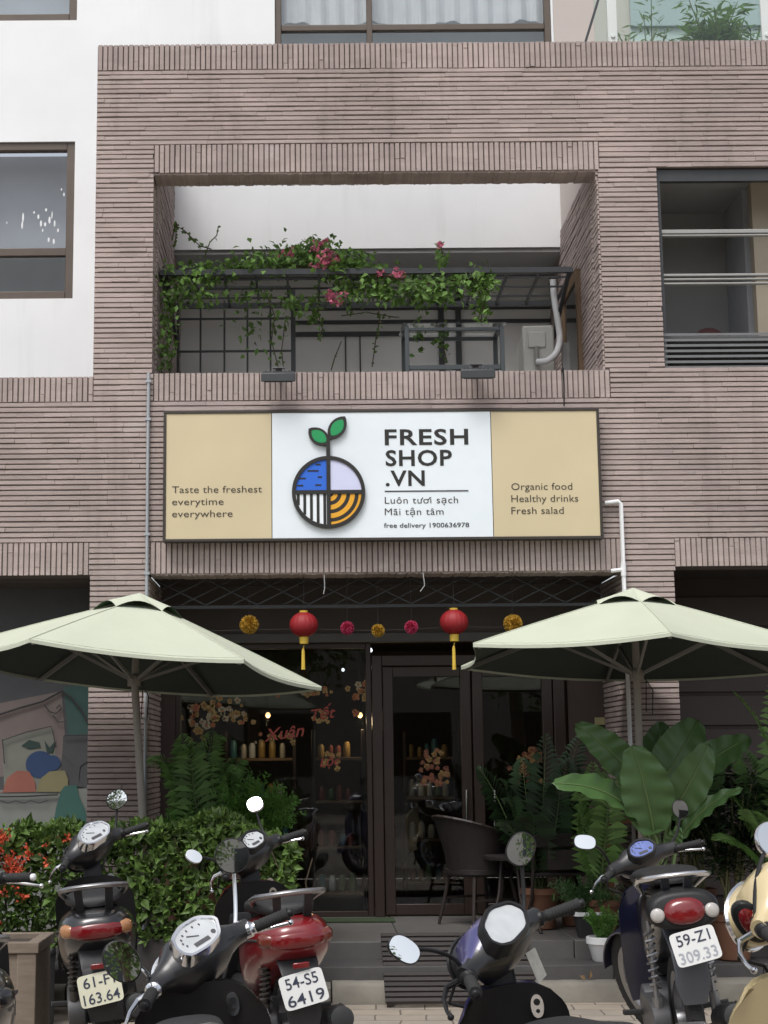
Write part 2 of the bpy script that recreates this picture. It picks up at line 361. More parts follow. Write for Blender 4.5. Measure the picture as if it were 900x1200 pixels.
hC = (P2(322, 40, DW)[0], P2(646, 30, DW)[0], P2(480, 90, DW)[1], P2(480, -120, DW)[1])
zov = P2(430, 291, DW)[1]
xbl, xbr = P2(203, 250, DW)[0], P2(657, 250, DW)[0]
ww = MB(); wall_with_holes(ww, -5.2, hC[1]+.02, 6.9, 10.2, DW, .25, [hA, hB, hC]); wall_with_holes(ww, -5.2, xbr+.3, zov, 6.9, DW, .25, [hA, hB]); wall_with_holes(ww, -5.2, xbl, 3.4, zov, DW, .25, [(hA[0], hA[1], hA[2], zov)] if hA[2] < zov else [])
bpart(ww, 'white_wall', white_paint, smooth=False)
t = MB(); t.bx(hC[1]+.022, 6.0, DW, DW+.25, 6.9, 10.2); bpart(t, 'beige_wall', beige_paint, smooth=False)
t = MB(); t.bx(xbl, xbr, DW+.02, DW+.9, zov-.04, zov-.004); t.bx(xbl, xbr, DW+.9, DW+1.0, zov-.16, zov); bpart(t, 'balcony_soffit', grey_paint, smooth=False)
t = MB(); t.bx(-2.0, 3.2, DW+.72, DW+.9, 3.4, zov-.05); bpart(t, 'balcony_back_wall', M('balcony_wall', (.76, .765, .75), .85, var=.15, scale=2, stain=.2), smooth=False)
t = MB(); t.bx(-2.0, XR1, yb, DW+.72, 3.32, 3.5); bpart(t, 'balcony_floor', grey_paint, smooth=False)
t = MB(); t.bx(-4.4, XL0, yb, DW, 3.32, 3.5); bpart(t, 'terrace_floor', grey_paint, smooth=False)
# balcony side walls
for xs_, nx in ((xbl, 1), (xbr, -1)):
    t = MB(); t.bx(min(xs_, xs_-nx*.2), max(xs_, xs_-nx*.2), yb, DW+.75, 3.4, 7.2, 0)
    s2 = MB()
    if nx == -1: tiles(s2, (xs_, DW+.74, 4.0), -Y, Z, -X, DW+.74-yb, 2.35)
    else: tiles(s2, (xs_, yb, 4.0), Y, Z, X, DW+.74-yb, 2.9)
    sw = bpart(t, 'side_wall', beige_paint if nx < 0 else brick, smooth=False); s2.build('brick_facing', brick, sw, smooth=False, world=True); 
    for c in sw.children: c.matrix_parent_inverse = Matrix.Identity(4)
# door at the right end of the balcony
t = MB(); yd = 12.5
t.bx(xbr-.045, xbr-.004, 12.75, 12.83, 4.3, 5.6); t.bx(xbr-.045, xbr-.004, 13.5, 13.58, 4.3, 5.6); t.bx(xbr-.045, xbr-.004, 12.75, 13.58, 5.6, 5.68)
f = bpart(t, 'balcony_door', M('door_wood', (.16, .10, .055), .5, var=.3, scale=8, stretch=(4, 4, .5)))
t = MB(); t.bx(xbr-.03, xbr-.006, 12.84, 13.49, 4.3, 5.59); p = t.build('pane', M('dark_pane', (.02, .021, .023), .1, var=.1), f, smooth=False)
# dark joinery lines on the balcony back wall
t = MB(); yy = DW+.72
for px in (517, 537): x_, _ = P2(px, 400, yy); t.bx(x_-.025, x_+.025, yy-.06, yy-.004, 3.5, zov-.1)
for py in (362, 378): 
    z_ = P2(450, py, yy)[1]; t.bx(P2(345, 380, yy)[0], P2(655, 380, yy)[0], yy-.04, yy-.006, z_-.015, z_+.015)
z_ = P2(400, 391, yy)[1]; t.bx(P2(345, 391, yy)[0], P2(480, 391, yy)[0], yy-.03, yy-.007, z_-.03, z_+.012)
for px in (405, 422): x_, _ = P2(px, 410, yy); t.bx(x_-.006, x_+.006, yy-.012, yy-.002, 3.5, z_)
bpart(t, 'dark_joinery', dark_metal, smooth=False)

def window(px0, px1, py0, py1, D, frame=.07, mull_x=(), mull_z=(), hole=None, back=None, depth=.16, fm=brown_frame, curtain=None, dark=None):
    x0, x1, z0, z1 = hole
    fr = MB(); y0 = D+.02; y1 = D+.10
    fr.bx(x0, x0+frame, y0, y1, z0, z1); fr.bx(x1-frame, x1, y0, y1, z0, z1); fr.bx(x0+frame, x1-frame, y0, y1, z0, z0+frame); fr.bx(x0+frame, x1-frame, y0, y1, z1-frame, z1)
    for mx_ in mull_x: fr.bx(mx_-frame*.45, mx_+frame*.45, y0+.004, y1-.004, z0+frame, z1-frame)
    for (mz, a, b) in mull_z: fr.bx(a, b, y0+.008, y1-.008, mz-frame*.5, mz+frame*.5)
    f = bpart(fr, 'window', fm, bevel=.006)
    t = MB(); t.bx(x0+frame*.6, x1-frame*.6, y0+.035, y0+.041, z0+frame*.6, z1-frame*.6); t.build('pane', pane_dark, f, smooth=False)
    rm = MB(); bb = back or (.16, .17, .18)
    rm.bx(x0-.02, x1+.02, D+depth+.25, D+depth+.28, z0-.02, z1+.02); rm.build('room_behind', M('room_%d_%d' % (px0, py0), bb, .9, var=.3, scale=1.5), f, smooth=False)
    if dark: MB().bx(x0, x1, D+.2, D+.22, z0-.02, dark).build('dark_reflection_sheet', M('low_dark', (.03, .034, .03), .5, var=.5, scale=14, stretch=(1, 1, .25)), f, smooth=False)  # dark sheet added behind the lower pane, stands in for a railing reflection
    if curtain:
        c = MB(); n = 90
        for i in range(n):
            def q(i): xx = x0+(x1-x0)*i/n; return xx, D+.15+.02*math.sin(i*1.15)+.012*math.sin(i*.37)
            (xa, ya), (xb, yb_) = q(i), q(i+1); zt = z1; zb = curtain+.05*math.sin(i*.25)
            c.add([(xa, ya, zb), (xb, yb_, zb), (xb, yb_, zt), (xa, ya, zt)], [(0, 1, 2, 3)])
        c.build('curtain', M('curtain_cloth', (.80, .83, .85), .9, transl=.3), f)
    return f
z_h = P2(40, 294, DW)[1]
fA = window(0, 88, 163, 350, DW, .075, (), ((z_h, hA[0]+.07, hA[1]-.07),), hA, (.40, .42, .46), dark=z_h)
t = MB(); sp = random.Random(5)      # splashes of white paint on the pane
for (px, py, h) in [(27, 255, 12), (26, 264, 9), (45, 254, 6), (48, 262, 8), (54, 246, 4), (58, 258, 9), (61, 252, 10), (64, 262, 8), (53, 263, 5), (57, 281, 6), (63, 283, 7), (62, 292, 4), (75, 228, 5), (72, 222, 3), (68, 270, 5), (40, 249, 3), (8, 261, 3), (50, 270, 4)]:
    a = at(px, py, DW+.052); disc(t, a, X, Z, sp.uniform(.005, .011), h/138*.55, .002, 2, 8)
t.build('paint_splash', white_plastic, fA, smooth=False)
window(0, 90, 0, 24, DW, .075, (), (), hB, (.42, .46, .50))
mx_ = P2(433, 30, DW)[0]; mz = P2(480, 30, DW)[1]
window(322, 645, 0, 50, DW, .06, (mx_,), ((mz, hC[0]+.06, hC[1]-.06),), hC, (.50, .55, .58), curtain=P2(480, 22, DW)[1])

# right hand loggia: opening in the facade with rails and louvre
lo = bpart(MB().bx(XR1, WX1, DF+.02, DF+.07, 6.13, 6.225).bx(XR1+.001, XR1+.03, DF+.021, DF+.069, 4.6, 6.13), 'loggia', dark_metal, smooth=False)
t = MB()
for py, th in ((268.5, .05), (273, .02), (319.5, .03), (324.5, .022), (329.5, .022)):
    z_ = P2(830, py+1, DF)[1]; t.bx(XR1+.002, WX1, DF+.03, DF+.07, z_-th*.32, z_+th*.32)
t.build('rail', grey_metal, lo, smooth=True, bevel=.004)
t = MB()
for i in range(7):
    z_ = P2(830, 391+6.4*i, DF)[1]; t.add([(XR1+.01, DF+.02, z_-.010), (WX1, DF+.02, z_-.010), (WX1, DF+.02, z_+.010), (XR1+.01, DF+.02, z_+.010), (XR1+.01, DF+.10, z_+.022), (WX1, DF+.10, z_+.022)], [(0, 1, 2, 3), (3, 2, 5, 4), (0, 4, 5, 1)])
t.bx(XR1+.01, WX1, DF+.12, DF+.13, 4.6, P2(830, 389, DF)[1]); t.build('louvre', M('louvre_grey', (.15, .155, .16), .5, var=.15), lo, smooth=False)
t = MB(); t.bx(XR1, WX1, 13.3, 13.4, 4.0, 6.9); t.bx(XR1-.1, XR1-.002, yb, 13.4, 4.0, 6.9); t.bx(XR1, WX1, yb, 13.4, 6.35, 6.5); t.bx(XR1, WX1, yb, 13.4, 4.2, 4.4)
t.build('back_wall', M('loggia_wall', (.36, .365, .36), .9, var=.2, scale=2, stain=.2), lo, smooth=False)
xx, _ = P2(868, 300, 12.9); t = MB(); t.bx(xx-.02, xx+.28, 12.7, 13.29, 4.4, 6.35); t.build('column', M('column_paint', (.5, .52, .55), .8, var=.2, scale=3), lo, smooth=False)
xx2, _ = P2(884, 300, 12.4); t = MB(); t.bx(xx2, xx2+.9, 12.4, 12.5, 4.4, 6.3); t.build('blind', M('blind_cloth', (.42, .37, .29), .9, var=.1, scale=3), lo, smooth=False)
# chair back seen over the louvre
c = at(831, 391, 12.7); ch_ = thing('loggia_chair', 'dark red rounded chair back showing above the louvre of the upper opening', 'chair', (c.x, 12.7, 4.4))
t = MB(); t.prism([Vector((.13*math.cos(R(a)), 0, c.z-4.4-.05+.1*math.sin(R(a)))) for a in range(0, 181, 15)]+[Vector((-.13, 0, .3)), Vector((.13, 0, .3))], (0, .04, 0)); t.build('backrest', M('dark_red', (.09, .02, .022), .6), ch_)
t = MB(); t.bx(-.17, .17, -.36, .0, .28, .32); t.build('seat', MATS['dark_red'], ch_)
for sx in (-.14, .14):
    for sy in (-.33, -.03): MB().bar((sx, sy, 0), (sx, sy, .28), .03, .03).build('leg', MATS['dark_red'], ch_)

# terrace glass rail on top of the parapet
gr = thing('glass_balustrade', 'glass balustrade with pale steel posts on top of the brick parapet', 'balustrade', (at(690, 50, 12.1).x, 12.1, 7.3))
gx = at(690, 50, 12.1).x; t = MB(); t.bx(.05, 3.2, -.006, .006, .02, 1.0); t.build('pane', glass('green_glass', (.88, .95, .92), 1.5), gr, smooth=False)
for px in (717, 897):
    q = at(px, 40, 12.1).x-gx; t = MB(); t.bx(q-.04, q+.04, -.04, -.01, -.05, 1.0); t.lathe([(.018, 0), (.018, .012)], (q, -.04, .13), (0, -1, 0), 12); t.build('post', M('pale_steel', (.62, .66, .64), .4, var=.05), gr, bevel=.004)
t = MB(); t.bar((-.06, 0, 0), (.14, 0, .62), .02, .02); t.build('brace', dark_metal, gr)
t = MB(); t.bx(3.0, 5.2, DW-.06, DW-.01, 7.62, 7.74); t.bx(3.0, 5.2, DW-.05, DW-.012, 8.3, 9.5); bpart(t, 'terrace_glazing', M('hazy_glazing', (.36, .42, .44), .25, var=.15, scale=1.2), smooth=False)
t = MB(); t.bx(3.0, 5.3, DW-.012, DW-.004, 7.2, 8.3); bpart(t, 'terrace_wall', M('terrace_light', (.5, .56, .56), .6, var=.15, scale=2), smooth=False)

# ------------------------------------------------------------------ ground floor: shopfront, recesses
ZP = .35
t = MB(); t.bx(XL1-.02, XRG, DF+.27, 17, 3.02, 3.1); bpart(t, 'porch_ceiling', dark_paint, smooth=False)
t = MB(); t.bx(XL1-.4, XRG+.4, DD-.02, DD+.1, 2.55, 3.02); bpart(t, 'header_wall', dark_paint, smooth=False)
zt = P2(450, 747, DD)[1]
t = MB(); t.bx(XL1-.02, XRG, DD-.05, DD-.022, zt-.04, zt+.035); bpart(t, 'header_beam', M('header_grey', (.10, .095, .09), .7, var=.2), smooth=False, bevel=.005)
# folding lattice grille under the lintel
t = MB(); za, zb = 2.80, 3.0; yy = 12.22; n = 9; wd = (XRG-XL1)/n
for i in range(n):
    xa = XL1+wd*i
    t.bar((xa, yy, za), (xa+wd, yy+.012, zb), .012, .010); t.bar((xa, yy+.014, zb), (xa+wd, yy+.022, za), .012, .010); t.bar((xa, yy+.028, (za+zb)/2), (xa+wd/2, yy+.03, zb), .010, .008); t.bar((xa+wd/2, yy+.028, za), (xa+wd, yy+.03, (za+zb)/2), .010, .008)
t.bx(XL1, XRG, yy-.012, yy+.03, za-.03, za-.006)
bpart(t, 'lattice_grille', dark_metal, smooth=False)
# side reveals left and right of the glazing
xg0 = P2(205, 900, DD)[0]; xg1 = P2(437, 900, DD)[0]
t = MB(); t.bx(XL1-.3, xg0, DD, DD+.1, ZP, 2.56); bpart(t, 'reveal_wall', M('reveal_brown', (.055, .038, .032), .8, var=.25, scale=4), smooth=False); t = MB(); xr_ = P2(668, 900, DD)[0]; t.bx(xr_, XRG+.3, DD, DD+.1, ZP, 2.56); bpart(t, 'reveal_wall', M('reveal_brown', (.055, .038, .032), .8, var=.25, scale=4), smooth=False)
# glazing: frames as parts, panes and handles as sub-parts
ztop = P2(500, 782, DD)[1]
def frame_part(name, x0, x1, z0, z1, fw, y, d=.07, topw=None):
    t = MB(); tw_ = topw or fw
    t.bx(x0, x0+fw, y, y+d, z0, z1); t.bx(x1-fw, x1, y, y+d, z0, z1); t.bx(x0+fw, x1-fw, y+.002, y+d-.002, z1-tw_, z1); t.bx(x0+fw, x1-fw, y+.002, y+d-.002, z0, z0+fw)
    f = bpart(t, name, wood_frame, bevel=.005)
    g_ = MB(); g_.bx(x0+fw*.7, x1-fw*.7, y+.03, y+.036, z0+fw*.7, z1-tw_*.7); g_.build('pane', shop_glass, f, smooth=False)
    return f
t = MB(); xp0, xp1 = P2(437, 900, DD)[0], P2(449, 900, DD)[0]
t.bx(xp0, xp1, DD-.02, DD+.09, ZP, ztop+.1); t.bx(xp1, xr_, DD-.02, DD+.09, ztop+.012, ztop+.1); x_ = P2(650, 900, DD)[0]; t.bx(x_+.005, x_+.10, DD-.02, DD+.09, ZP, ztop+.01)
bpart(t, 'door_frame', wood_frame, bevel=.006)
swin = frame_part('shop_window', xg0, xp0-.004, ZP, 2.545, .045, DD+.005)
dx0, dx1, dx2, dx3 = xp1+.004, P2(553.5, 900, DD)[0], P2(555.5, 900, DD)[0], P2(650, 900, DD)[0]
doorA = frame_part('door', dx0, dx1, ZP+.012, ztop+.008, .085, DD+.01); doorB = frame_part('door', dx2, dx3, ZP+.012, ztop+.008, .085, DD+.01)
for dr, px in ((doorA, 547), (doorB, 580)):
    a, b = at(px, 926, DD-.05), at(px, 974, DD-.05); t = MB(); t.tube([Vector((a.x, DD+.012, a.z)), Vector((a.x, DD-.045, a.z)), Vector((b.x, DD-.045, b.z)), Vector((b.x, DD+.012, b.z))], .010, 8); t.build('handle', chrome, dr)
t = MB(); a = at(708, 845, DD-.02); t.bx(a.x-.075, a.x+.075, DD-.012, DD-.004, a.z-.03, a.z+.03); bpart(t, 'wall_plate', M('old_plate', (.30, .27, .13), .6), smooth=False)
# festive stickers on the glass
def blossom(mb, c, r, mi, cm, y, rr):
    for i in range(5):
        a = i*2*math.pi/5+rr.random(); disc(mb, (c.x+r*.62*math.cos(a), y, c.z+r*.62*math.sin(a)), X, Z, r*.48, r*.48, .001, 2, 8, mi)
    disc(mb, (c.x, y-.001, c.z), X, Z, r*.28, r*.28, .001, 2, 8, cm)
stk = [M('sticker_yellow', (.26, .17, .05), .6, var=.3, scale=40), M('sticker_red', (.26, .04, .025), .6, var=.2, scale=40), M('sticker_orange', (.26, .09, .03), .6, var=.3, scale=40), M('sticker_cream', (.28, .24, .15), .6, var=.3, scale=40)]
t = MB(); rr = random.Random(4); ys = DD+.030
for (px, py, r, n, sx, sy) in [(250, 832, .035, 26, 36, 15), (230, 850, .028, 12, 18, 16), (428, 812, .03, 16, 14, 20), (352, 812, .022, 10, 34, 7), (270, 838, .02, 16, 30, 12), (380, 812, .018, 6, 22, 6), (300, 866, .016, 4, 8, 8)]:
    t = MB()
    for i in range(n): c = at(px+rr.gauss(0, .5)*sx, py+rr.gauss(0, .5)*sy, ys); blossom(t, c, r*rr.uniform(.6, 1.1), rr.choice([0, 0, 3, 2]), rr.choice([1, 2]), ys-.002-.0006*i, rr)
    t.build('blossom_sticker', stk, swin, smooth=False)
for (px, py, wd, tx) in [(333, 862, 46, 'Xuân'), (377, 838, 30, 'Tết'), (386, 892, 22, 'Lộc')]:
    t = MB()
    for i in range(7): c = at(px+rr.uniform(-.5, .5)*wd, py+rr.uniform(-9, 9), ys); blossom(t, c, .026*rr.uniform(.6, 1), 0, 2, ys-.002-.0006*i, rr)
    c = at(px-wd/2, py+7, ys-.010); text_mb(t, tx, c, (X+Z*.14).normalized(), (Z+X*.25).normalized(), width=wd/145, bold=.01, mi=1, extrude=0); t.build('word_sticker', stk, swin, smooth=False)
for dr, px in ((doorA, 508), (doorB, 620)):
    t = MB()
    for i in range(34):
        b_ = rr.random(); c = at(px+rr.gauss(0, 1)*(5+5*math.sin(b_*3.1)), 878+40*b_, ys+.004); blossom(t, c, rr.uniform(.016, .03), rr.choice([1, 1, 2, 0]), rr.choice([0, 2]), ys-.0015-.0004*i, rr)
    t.build('festive_sticker', [M('sticker_yellow2', (.22, .13, .04), .6), M('sticker_red2', (.16, .05, .025), .6), M('sticker_orange2', (.20, .085, .03), .6), stk[3]], dr, smooth=False)
# shop interior
im = M('interior_wall', (.10, .085, .075), .8, var=.3, scale=2)
t = MB(); t.bx(XL1-.6, XRG+.6, 17, 17.1, ZP, 3.0); t.bx(XL1-.7, XL1-.6, DD+.1, 17, ZP, 3.0); t.bx(XRG+.6, XRG+.7, DD+.1, 17, ZP, 3.0); t.bx(XL1-.6, XRG+.6, DD+.3, 17.0, 2.75, 2.8); bpart(t, 'interior_wall', im, smooth=False)
t = MB(); t.bx(XL1-.6, XRG+.6, 13.2, 17, .2, ZP-.004); bpart(t, 'interior_floor', M('interior_floor', (.10, .09, .08), .35, var=.2), smooth=False)
# goods on shelves inside
def shelf_unit(px, py, D, wpx, label):
    a = at(px, py, D); wd = wpx/1835*D; sh = thing('display_shelf', label, 'shelf', (a.x, D, ZP), 'display shelves inside the shop')
    MB().bx(0, .03, 0, .32, 0, 1.5).build('side_panel', wood_frame, sh, bevel=.003); MB().bx(wd-.03, wd, 0, .32, 0, 1.5).build('side_panel', wood_frame, sh, bevel=.003)
    for z in (.12, .5, .88, 1.24): MB().bx(.032, wd-.032, .002, .318, z, z+.025).build('shelf_board', M('shelf_wood', (.15, .09, .05), .6, var=.2), sh, bevel=.003)
    return sh, wd
jarm = [M('jar_red', (.22, .06, .04), .4), M('jar_amber', (.30, .19, .06), .4), M('jar_green', (.10, .16, .06), .4), M('jar_cream', (.42, .38, .30), .4), M('jar_white', (.5, .5, .48), .4), M('jar_teal', (.05, .16, .17), .4)]
jars = []
for mm in jarm:
    t = MB(); t.lathe([(.03, 0), (.036, .01), (.036, .12), (.024, .145), (.024, .15)], n=12); me = t.build('jar', [mm]); jars.append(me)
jn = ['red', 'amber', 'green', 'cream', 'white', 'teal']; jr = random.Random(2)
places = ['left display shelf', 'middle display shelf', 'right display shelf']; used = set()
for si, (px, D, wpx, lab) in enumerate([(262, 13.9, 84, 'dark wooden shelf of jars behind the left part of the shop window'), (366, 13.5, 62, 'dark wooden shelf of jars behind the right part of the shop window'), (474, 14.6, 62, 'dark wooden shelf of jars deep inside behind the glass doors')]):
    sh, wd = shelf_unit(px, 1000, D, wpx, lab)
    for zi, z in enumerate((.145, .525, .905, 1.265)):
        q = .08
        while q < wd-.08:
            i = jr.randrange(6); s_ = jars[i]; c = s_.copy(); COL.objects.link(c); c.location = (at(px, 1000, D).x+q, D+.12, ZP+z+.001); sc = jr.uniform(.6, .9); c.scale = (sc, sc, sc*jr.uniform(.9, 1.25))
            tag(c, '%s jar on the %s board of the %s' % (jn[i], ['bottom', 'second', 'third', 'top'][zi], ['left shelf behind the window', 'shelf nearest the door post', 'shelf behind the doors'][si]), 'jar', 'jars of goods on the shop shelves: %s %d %d' % (jn[i], si, zi))
            q += .105*sc
for s_ in jars: bpy.data.objects.remove(s_)
# pendant lamps in the shop
bulbm = M('bulb_glow', (1, .62, .25), .4, emit=3.); bulbw = M('bulb_white', (.9, .95, 1), .4, emit=2.)
for (px, py, D, mt, lab, r) in [(314, 838, 13.5, bulbm, 'warm glowing bulb above the word sticker on the left of the shop window', .022), (422, 838, 13.5, bulbm, 'warm glowing bulb near the right edge of the shop window', .022), (543, 836, 14.2, bulbw, 'small white bulb seen high in the left glass door', .02), (434, 762, 13.1, bulbw, 'small white bulb high above the window beside the door post, upper one', .018), (432, 782, 13.1, bulbw, 'small white bulb at the top corner of the shop window, lower one', .016), (402, 785, 13.2, bulbw, 'small white bulb behind the window top between two blossom stickers', .014)]:
    a = at(px, py, D); p_ = thing('pendant_lamp', lab, 'lamp', (a.x, D, a.z), 'small bulbs glowing inside the shop')
    MB().lathe([(.004, -r), (r*.8, -r*.6), (r, 0), (r*.7, r*.7), (r*.4, r*1.1)], n=14).build('bulb', mt, p_)
    MB().tube([(0, 0, r), (0, 0, r+.03), (0, 0, 2.74-a.z if a.z < 2.6 else .1)], [.012, .004, .004], 6).build('cord', blackp, p_)
    if mt is bulbm:
        ld = bpy.data.lights.new('bulb_light', 'POINT'); ld.energy = 4; ld.color = (1, .72, .42); ld.shadow_soft_size = .03; lo_ = bpy.data.objects.new('bulb_light', ld); COL.objects.link(lo_); lo_.parent = p_; lo_.location = (0, 0, -.06)

# mural in the left recess
DM = 12.5
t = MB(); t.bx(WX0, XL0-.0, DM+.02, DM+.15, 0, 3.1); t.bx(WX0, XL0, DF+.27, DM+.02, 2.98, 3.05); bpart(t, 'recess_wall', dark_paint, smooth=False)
mu = thing('wall_mural', 'painted mural of fruit, pear and vase on the wall left of the brick pillar', 'mural', (at(50, 900, DM).x, DM, ZP))
mcol = dict(pink=(.16, .13, .12), teal=(.04, .085, .075), grey=(.18, .19, .175), coral=(.25, .09, .065), yellow=(.18, .165, .085), blue=(.02, .045, .11), pear=(.035, .10, .085), line=(.04, .04, .04), pale=(.16, .165, .14), lav=(.062, .064, .068), leaf=(.02, .04, .035))
mm = {k_: M('mural_'+k_, v_, .8, var=.18, scale=7, stain=.15) for k_, v_ in mcol.items()}
layer = [0]
def poly(name, key, pts):
    layer[0] += 1; y = DM+.018-.0012*layer[0]; t = MB(); t.prism([at(a, b, y) for a, b in pts], (0, .001, 0)); o = t.build(name, mm[key], mu, smooth=False, world=True); return o
def blob(cx_, cy_, a, b, a0=0, a1=360, n=20): return [(cx_+a*math.cos(R(a0+(a1-a0)*i/n)), cy_-b*math.sin(R(a0+(a1-a0)*i/n))) for i in range(n+1)]
poly('painted_ground', 'lav', [(-260, 690), (106, 690), (106, 1100), (-260, 1100)])
poly('painted_backdrop', 'pink', [(-260, 832), (0, 824), (72, 810), (76, 860), (70, 905), (-260, 930)])
poly('painted_panel', 'teal', [(75, 805), (106, 800), (106, 862), (80, 862)])
poly('painted_panel', 'pale', [(3, 866), (62, 852), (66, 890), (70, 925), (5, 930)])
poly('painted_table', 'grey', [(-260, 930), (106, 924), (106, 1100), (-260, 1100)])
poly('painted_vase', 'lav', [(74, 862), (106, 860), (106, 890), (94, 898), (92, 915), (98, 922), (78, 922), (86, 912), (86, 898), (73, 884)])
poly('painted_plum', 'blue', blob(47, 896, 17, 16)); poly('painted_plum', 'blue', blob(62, 894, 9, 9))
poly('painted_leaf', 'leaf', [(25, 874), (34, 867), (46, 870), (48, 876), (34, 878)]); poly('painted_leaf', 'leaf', [(52, 868), (58, 876), (65, 868), (62, 882), (55, 882)])
poly('painted_fruit', 'coral', [(-10, 929)]+blob(18, 922, 24, 20, 200, -20)[0:0]+[(3, 928), (8, 912), (20, 903), (34, 904), (41, 916), (42, 928)])
poly('painted_fruit', 'yellow', [(42, 928), (48, 912), (58, 904), (76, 903), (80, 914), (79, 928)])
poly('painted_fruit', 'coral', [(-60, 930), (-55, 912), (-40, 904), (-20, 908), (-6, 930)])
poly('painted_pear', 'pear', [(61, 975), (66, 945), (72, 926), (76, 921), (90, 920), (92, 932), (100, 950), (104, 975)])
t = MB(); y = DM-.012
def stroke(pts, r=.006):
    global y
    y -= .0008; t.tube([at(a, b, y) for a, b in pts], r, 5)
stroke([(-40, 846), (0, 837), (25, 829), (50, 822), (72, 810)], .008); stroke([(72, 810), (84, 818), (95, 832), (104, 848)], .008); stroke([(-40, 934), (30, 933), (68, 931)], .007)
stroke([(2, 868), (30, 858), (60, 851), (66, 876)], .004); stroke([(5, 895), (3, 866)], .004); stroke([(52, 826), (58, 834), (66, 836), (72, 830), (70, 826), (66, 830)], .005); stroke([(62, 838), (68, 846), (76, 846)], .004)
stroke([(0, 938), (10, 941), (18, 938), (28, 941), (36, 938), (46, 941), (56, 938)], .004); stroke([(75, 862), (104, 861)], .004)
t.build('painted_outline', mm['line'], mu, world=True)
# right recess
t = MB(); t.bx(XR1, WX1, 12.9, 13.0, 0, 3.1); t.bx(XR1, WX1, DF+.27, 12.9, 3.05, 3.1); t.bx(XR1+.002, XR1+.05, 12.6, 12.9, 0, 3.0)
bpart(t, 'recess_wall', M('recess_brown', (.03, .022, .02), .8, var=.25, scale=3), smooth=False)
t = MB()
for i in range(9): z_ = .5+.27*i; t.bx(XR1+.06, WX1, 12.885, 12.898, z_, z_+.24)
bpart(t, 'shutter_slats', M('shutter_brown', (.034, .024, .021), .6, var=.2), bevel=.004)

# ------------------------------------------------------------------ shop sign
DS = 11.76
a, b = at(191, 481, DS), at(705.5, 631, DS); sx0, sx1 = at(191, 560, DS).x, at(705, 560, DS).x; sz0, sz1 = at(448, 633, DS).z, at(448, 479.5, DS).z
sg = thing('shop_sign', 'long shop signboard with cream side panels and white centre panel reading FRESH SHOP', 'sign', (sx0, DS, sz0)); sw_, sh_ = sx1-sx0, sz1-sz0
t = MB(); fw = .022
t.bx(0, sw_, .004, .10, 0, fw); t.bx(0, sw_, .004, .10, sh_-fw, sh_); t.bx(0, fw, .004, .10, fw, sh_-fw); t.bx(sw_-fw, sw_, .004, .10, fw, sh_-fw); t.bx(fw, sw_-fw, .05, .09, fw, sh_-fw)
t.build('frame', M('sign_frame', (.035, .028, .022), .5), sg, bevel=.003)
c1, c2 = at(319, 560, DS).x-sx0, at(576.5, 560, DS).x-sx0
creamp = M('sign_cream', (.58, .49, .315), .45, var=.06, scale=2, stain=.16); whitep = M('sign_white', (.74, .80, .84), .4, var=.04, stain=.10)
MB().bx(fw, c1-.006, .012, .045, fw, sh_-fw).build('side_panel', creamp, sg); MB().bx(c2+.006, sw_-fw, .012, .045, fw, sh_-fw).build('side_panel', creamp, sg)
MB().bx(c1, c2, .010, .045, fw, sh_-fw).build('centre_panel', whitep, sg)
ink = M('sign_ink', (.015, .014, .012), .5, var=.05); ink2 = M('sign_ink_soft', (.05, .042, .03), .5, var=.05)
def sp_(px, py): q = at(px, py, DS); return Vector((q.x-sx0, 0, q.z-sz0))
SX = Vector((1, 0, 0)); SZ = Vector((0, 0, 1))
def sign_text(body, px0, px1, pyb, capx=None, bold=0., y=.008, mi=0, mb=None, spacing=1.):
    o = sp_(px0, pyb); e = sp_(px1, pyb); text_mb(mb, body, Vector((o.x, y, o.z)), SX, SZ, width=e.x-o.x, height=capx/156 if capx else None, bold=bold, extrude=0, spacing=spacing, mi=mi)
t = MB(); sign_text('FRESH', 451, 549, 521, 19.5, .022, .0075, 0, t, 1.1); sign_text('SHOP', 452, 530, 545.5, 19.5, .022, .0075, 0, t, 1.08); sign_text('.VN', 452, 498, 569, 19, .022, .0075, 0, t, 1.08)
q0, q1 = sp_(451, 575.5), sp_(549, 575); t.bx(q0.x, q1.x, .006, .0095, q0.z-.004, q0.z+.004)
sign_text('Luôn tuoi sạch', 451, 537, 590, 8.6, .0, .0075, 1, t, 1.08)
def text_w(body):
    m_ = MB(); text_mb(m_, body, (0, 0, 0), X, Z, height=.73, spacing=1.08); return max(q.x for q in m_.v)
_tot = text_w('Luôn tuoi sạch'); _o, _e = sp_(451, 590), sp_(537, 590)
for pre in ('Luôn tu', 'Luôn tuo'):
    xx = _o.x+(_e.x-_o.x)*text_w(pre)/_tot; hz_ = 5.9/156; t.prism([Vector((xx-.006, .0075, _o.z+hz_-.006)), Vector((xx+.004, .0075, _o.z+hz_+.001)), Vector((xx+.005, .0075, _o.z+hz_+.009)), Vector((xx+.011, .0075, _o.z+hz_+.008)), Vector((xx+.010, .0075, _o.z+hz_-.003)), Vector((xx-.003, .0075, _o.z+hz_-.012))], (0, .001, 0), 1)
sign_text('Mãi tận tâm', 451, 520, 603.5, 8.6, .0, .0075, 1, t, 1.08); sign_text('free delivery 1900636978', 450, 550, 618.3, 5.8, .008, .0075, 0, t)
t.build('lettering', [ink, ink2], sg, smooth=False)
t = MB()
for i, (s_, x1) in enumerate((('Taste the freshest', 307), ('everytime', 262), ('everywhere', 272.5))): sign_text(s_, 201.5, x1, 577.5+14.2*i, 8.6, .0, .0095, 0, t, 1.02)
t.build('slogan_lettering', [ink2], sg, smooth=False); t = MB()
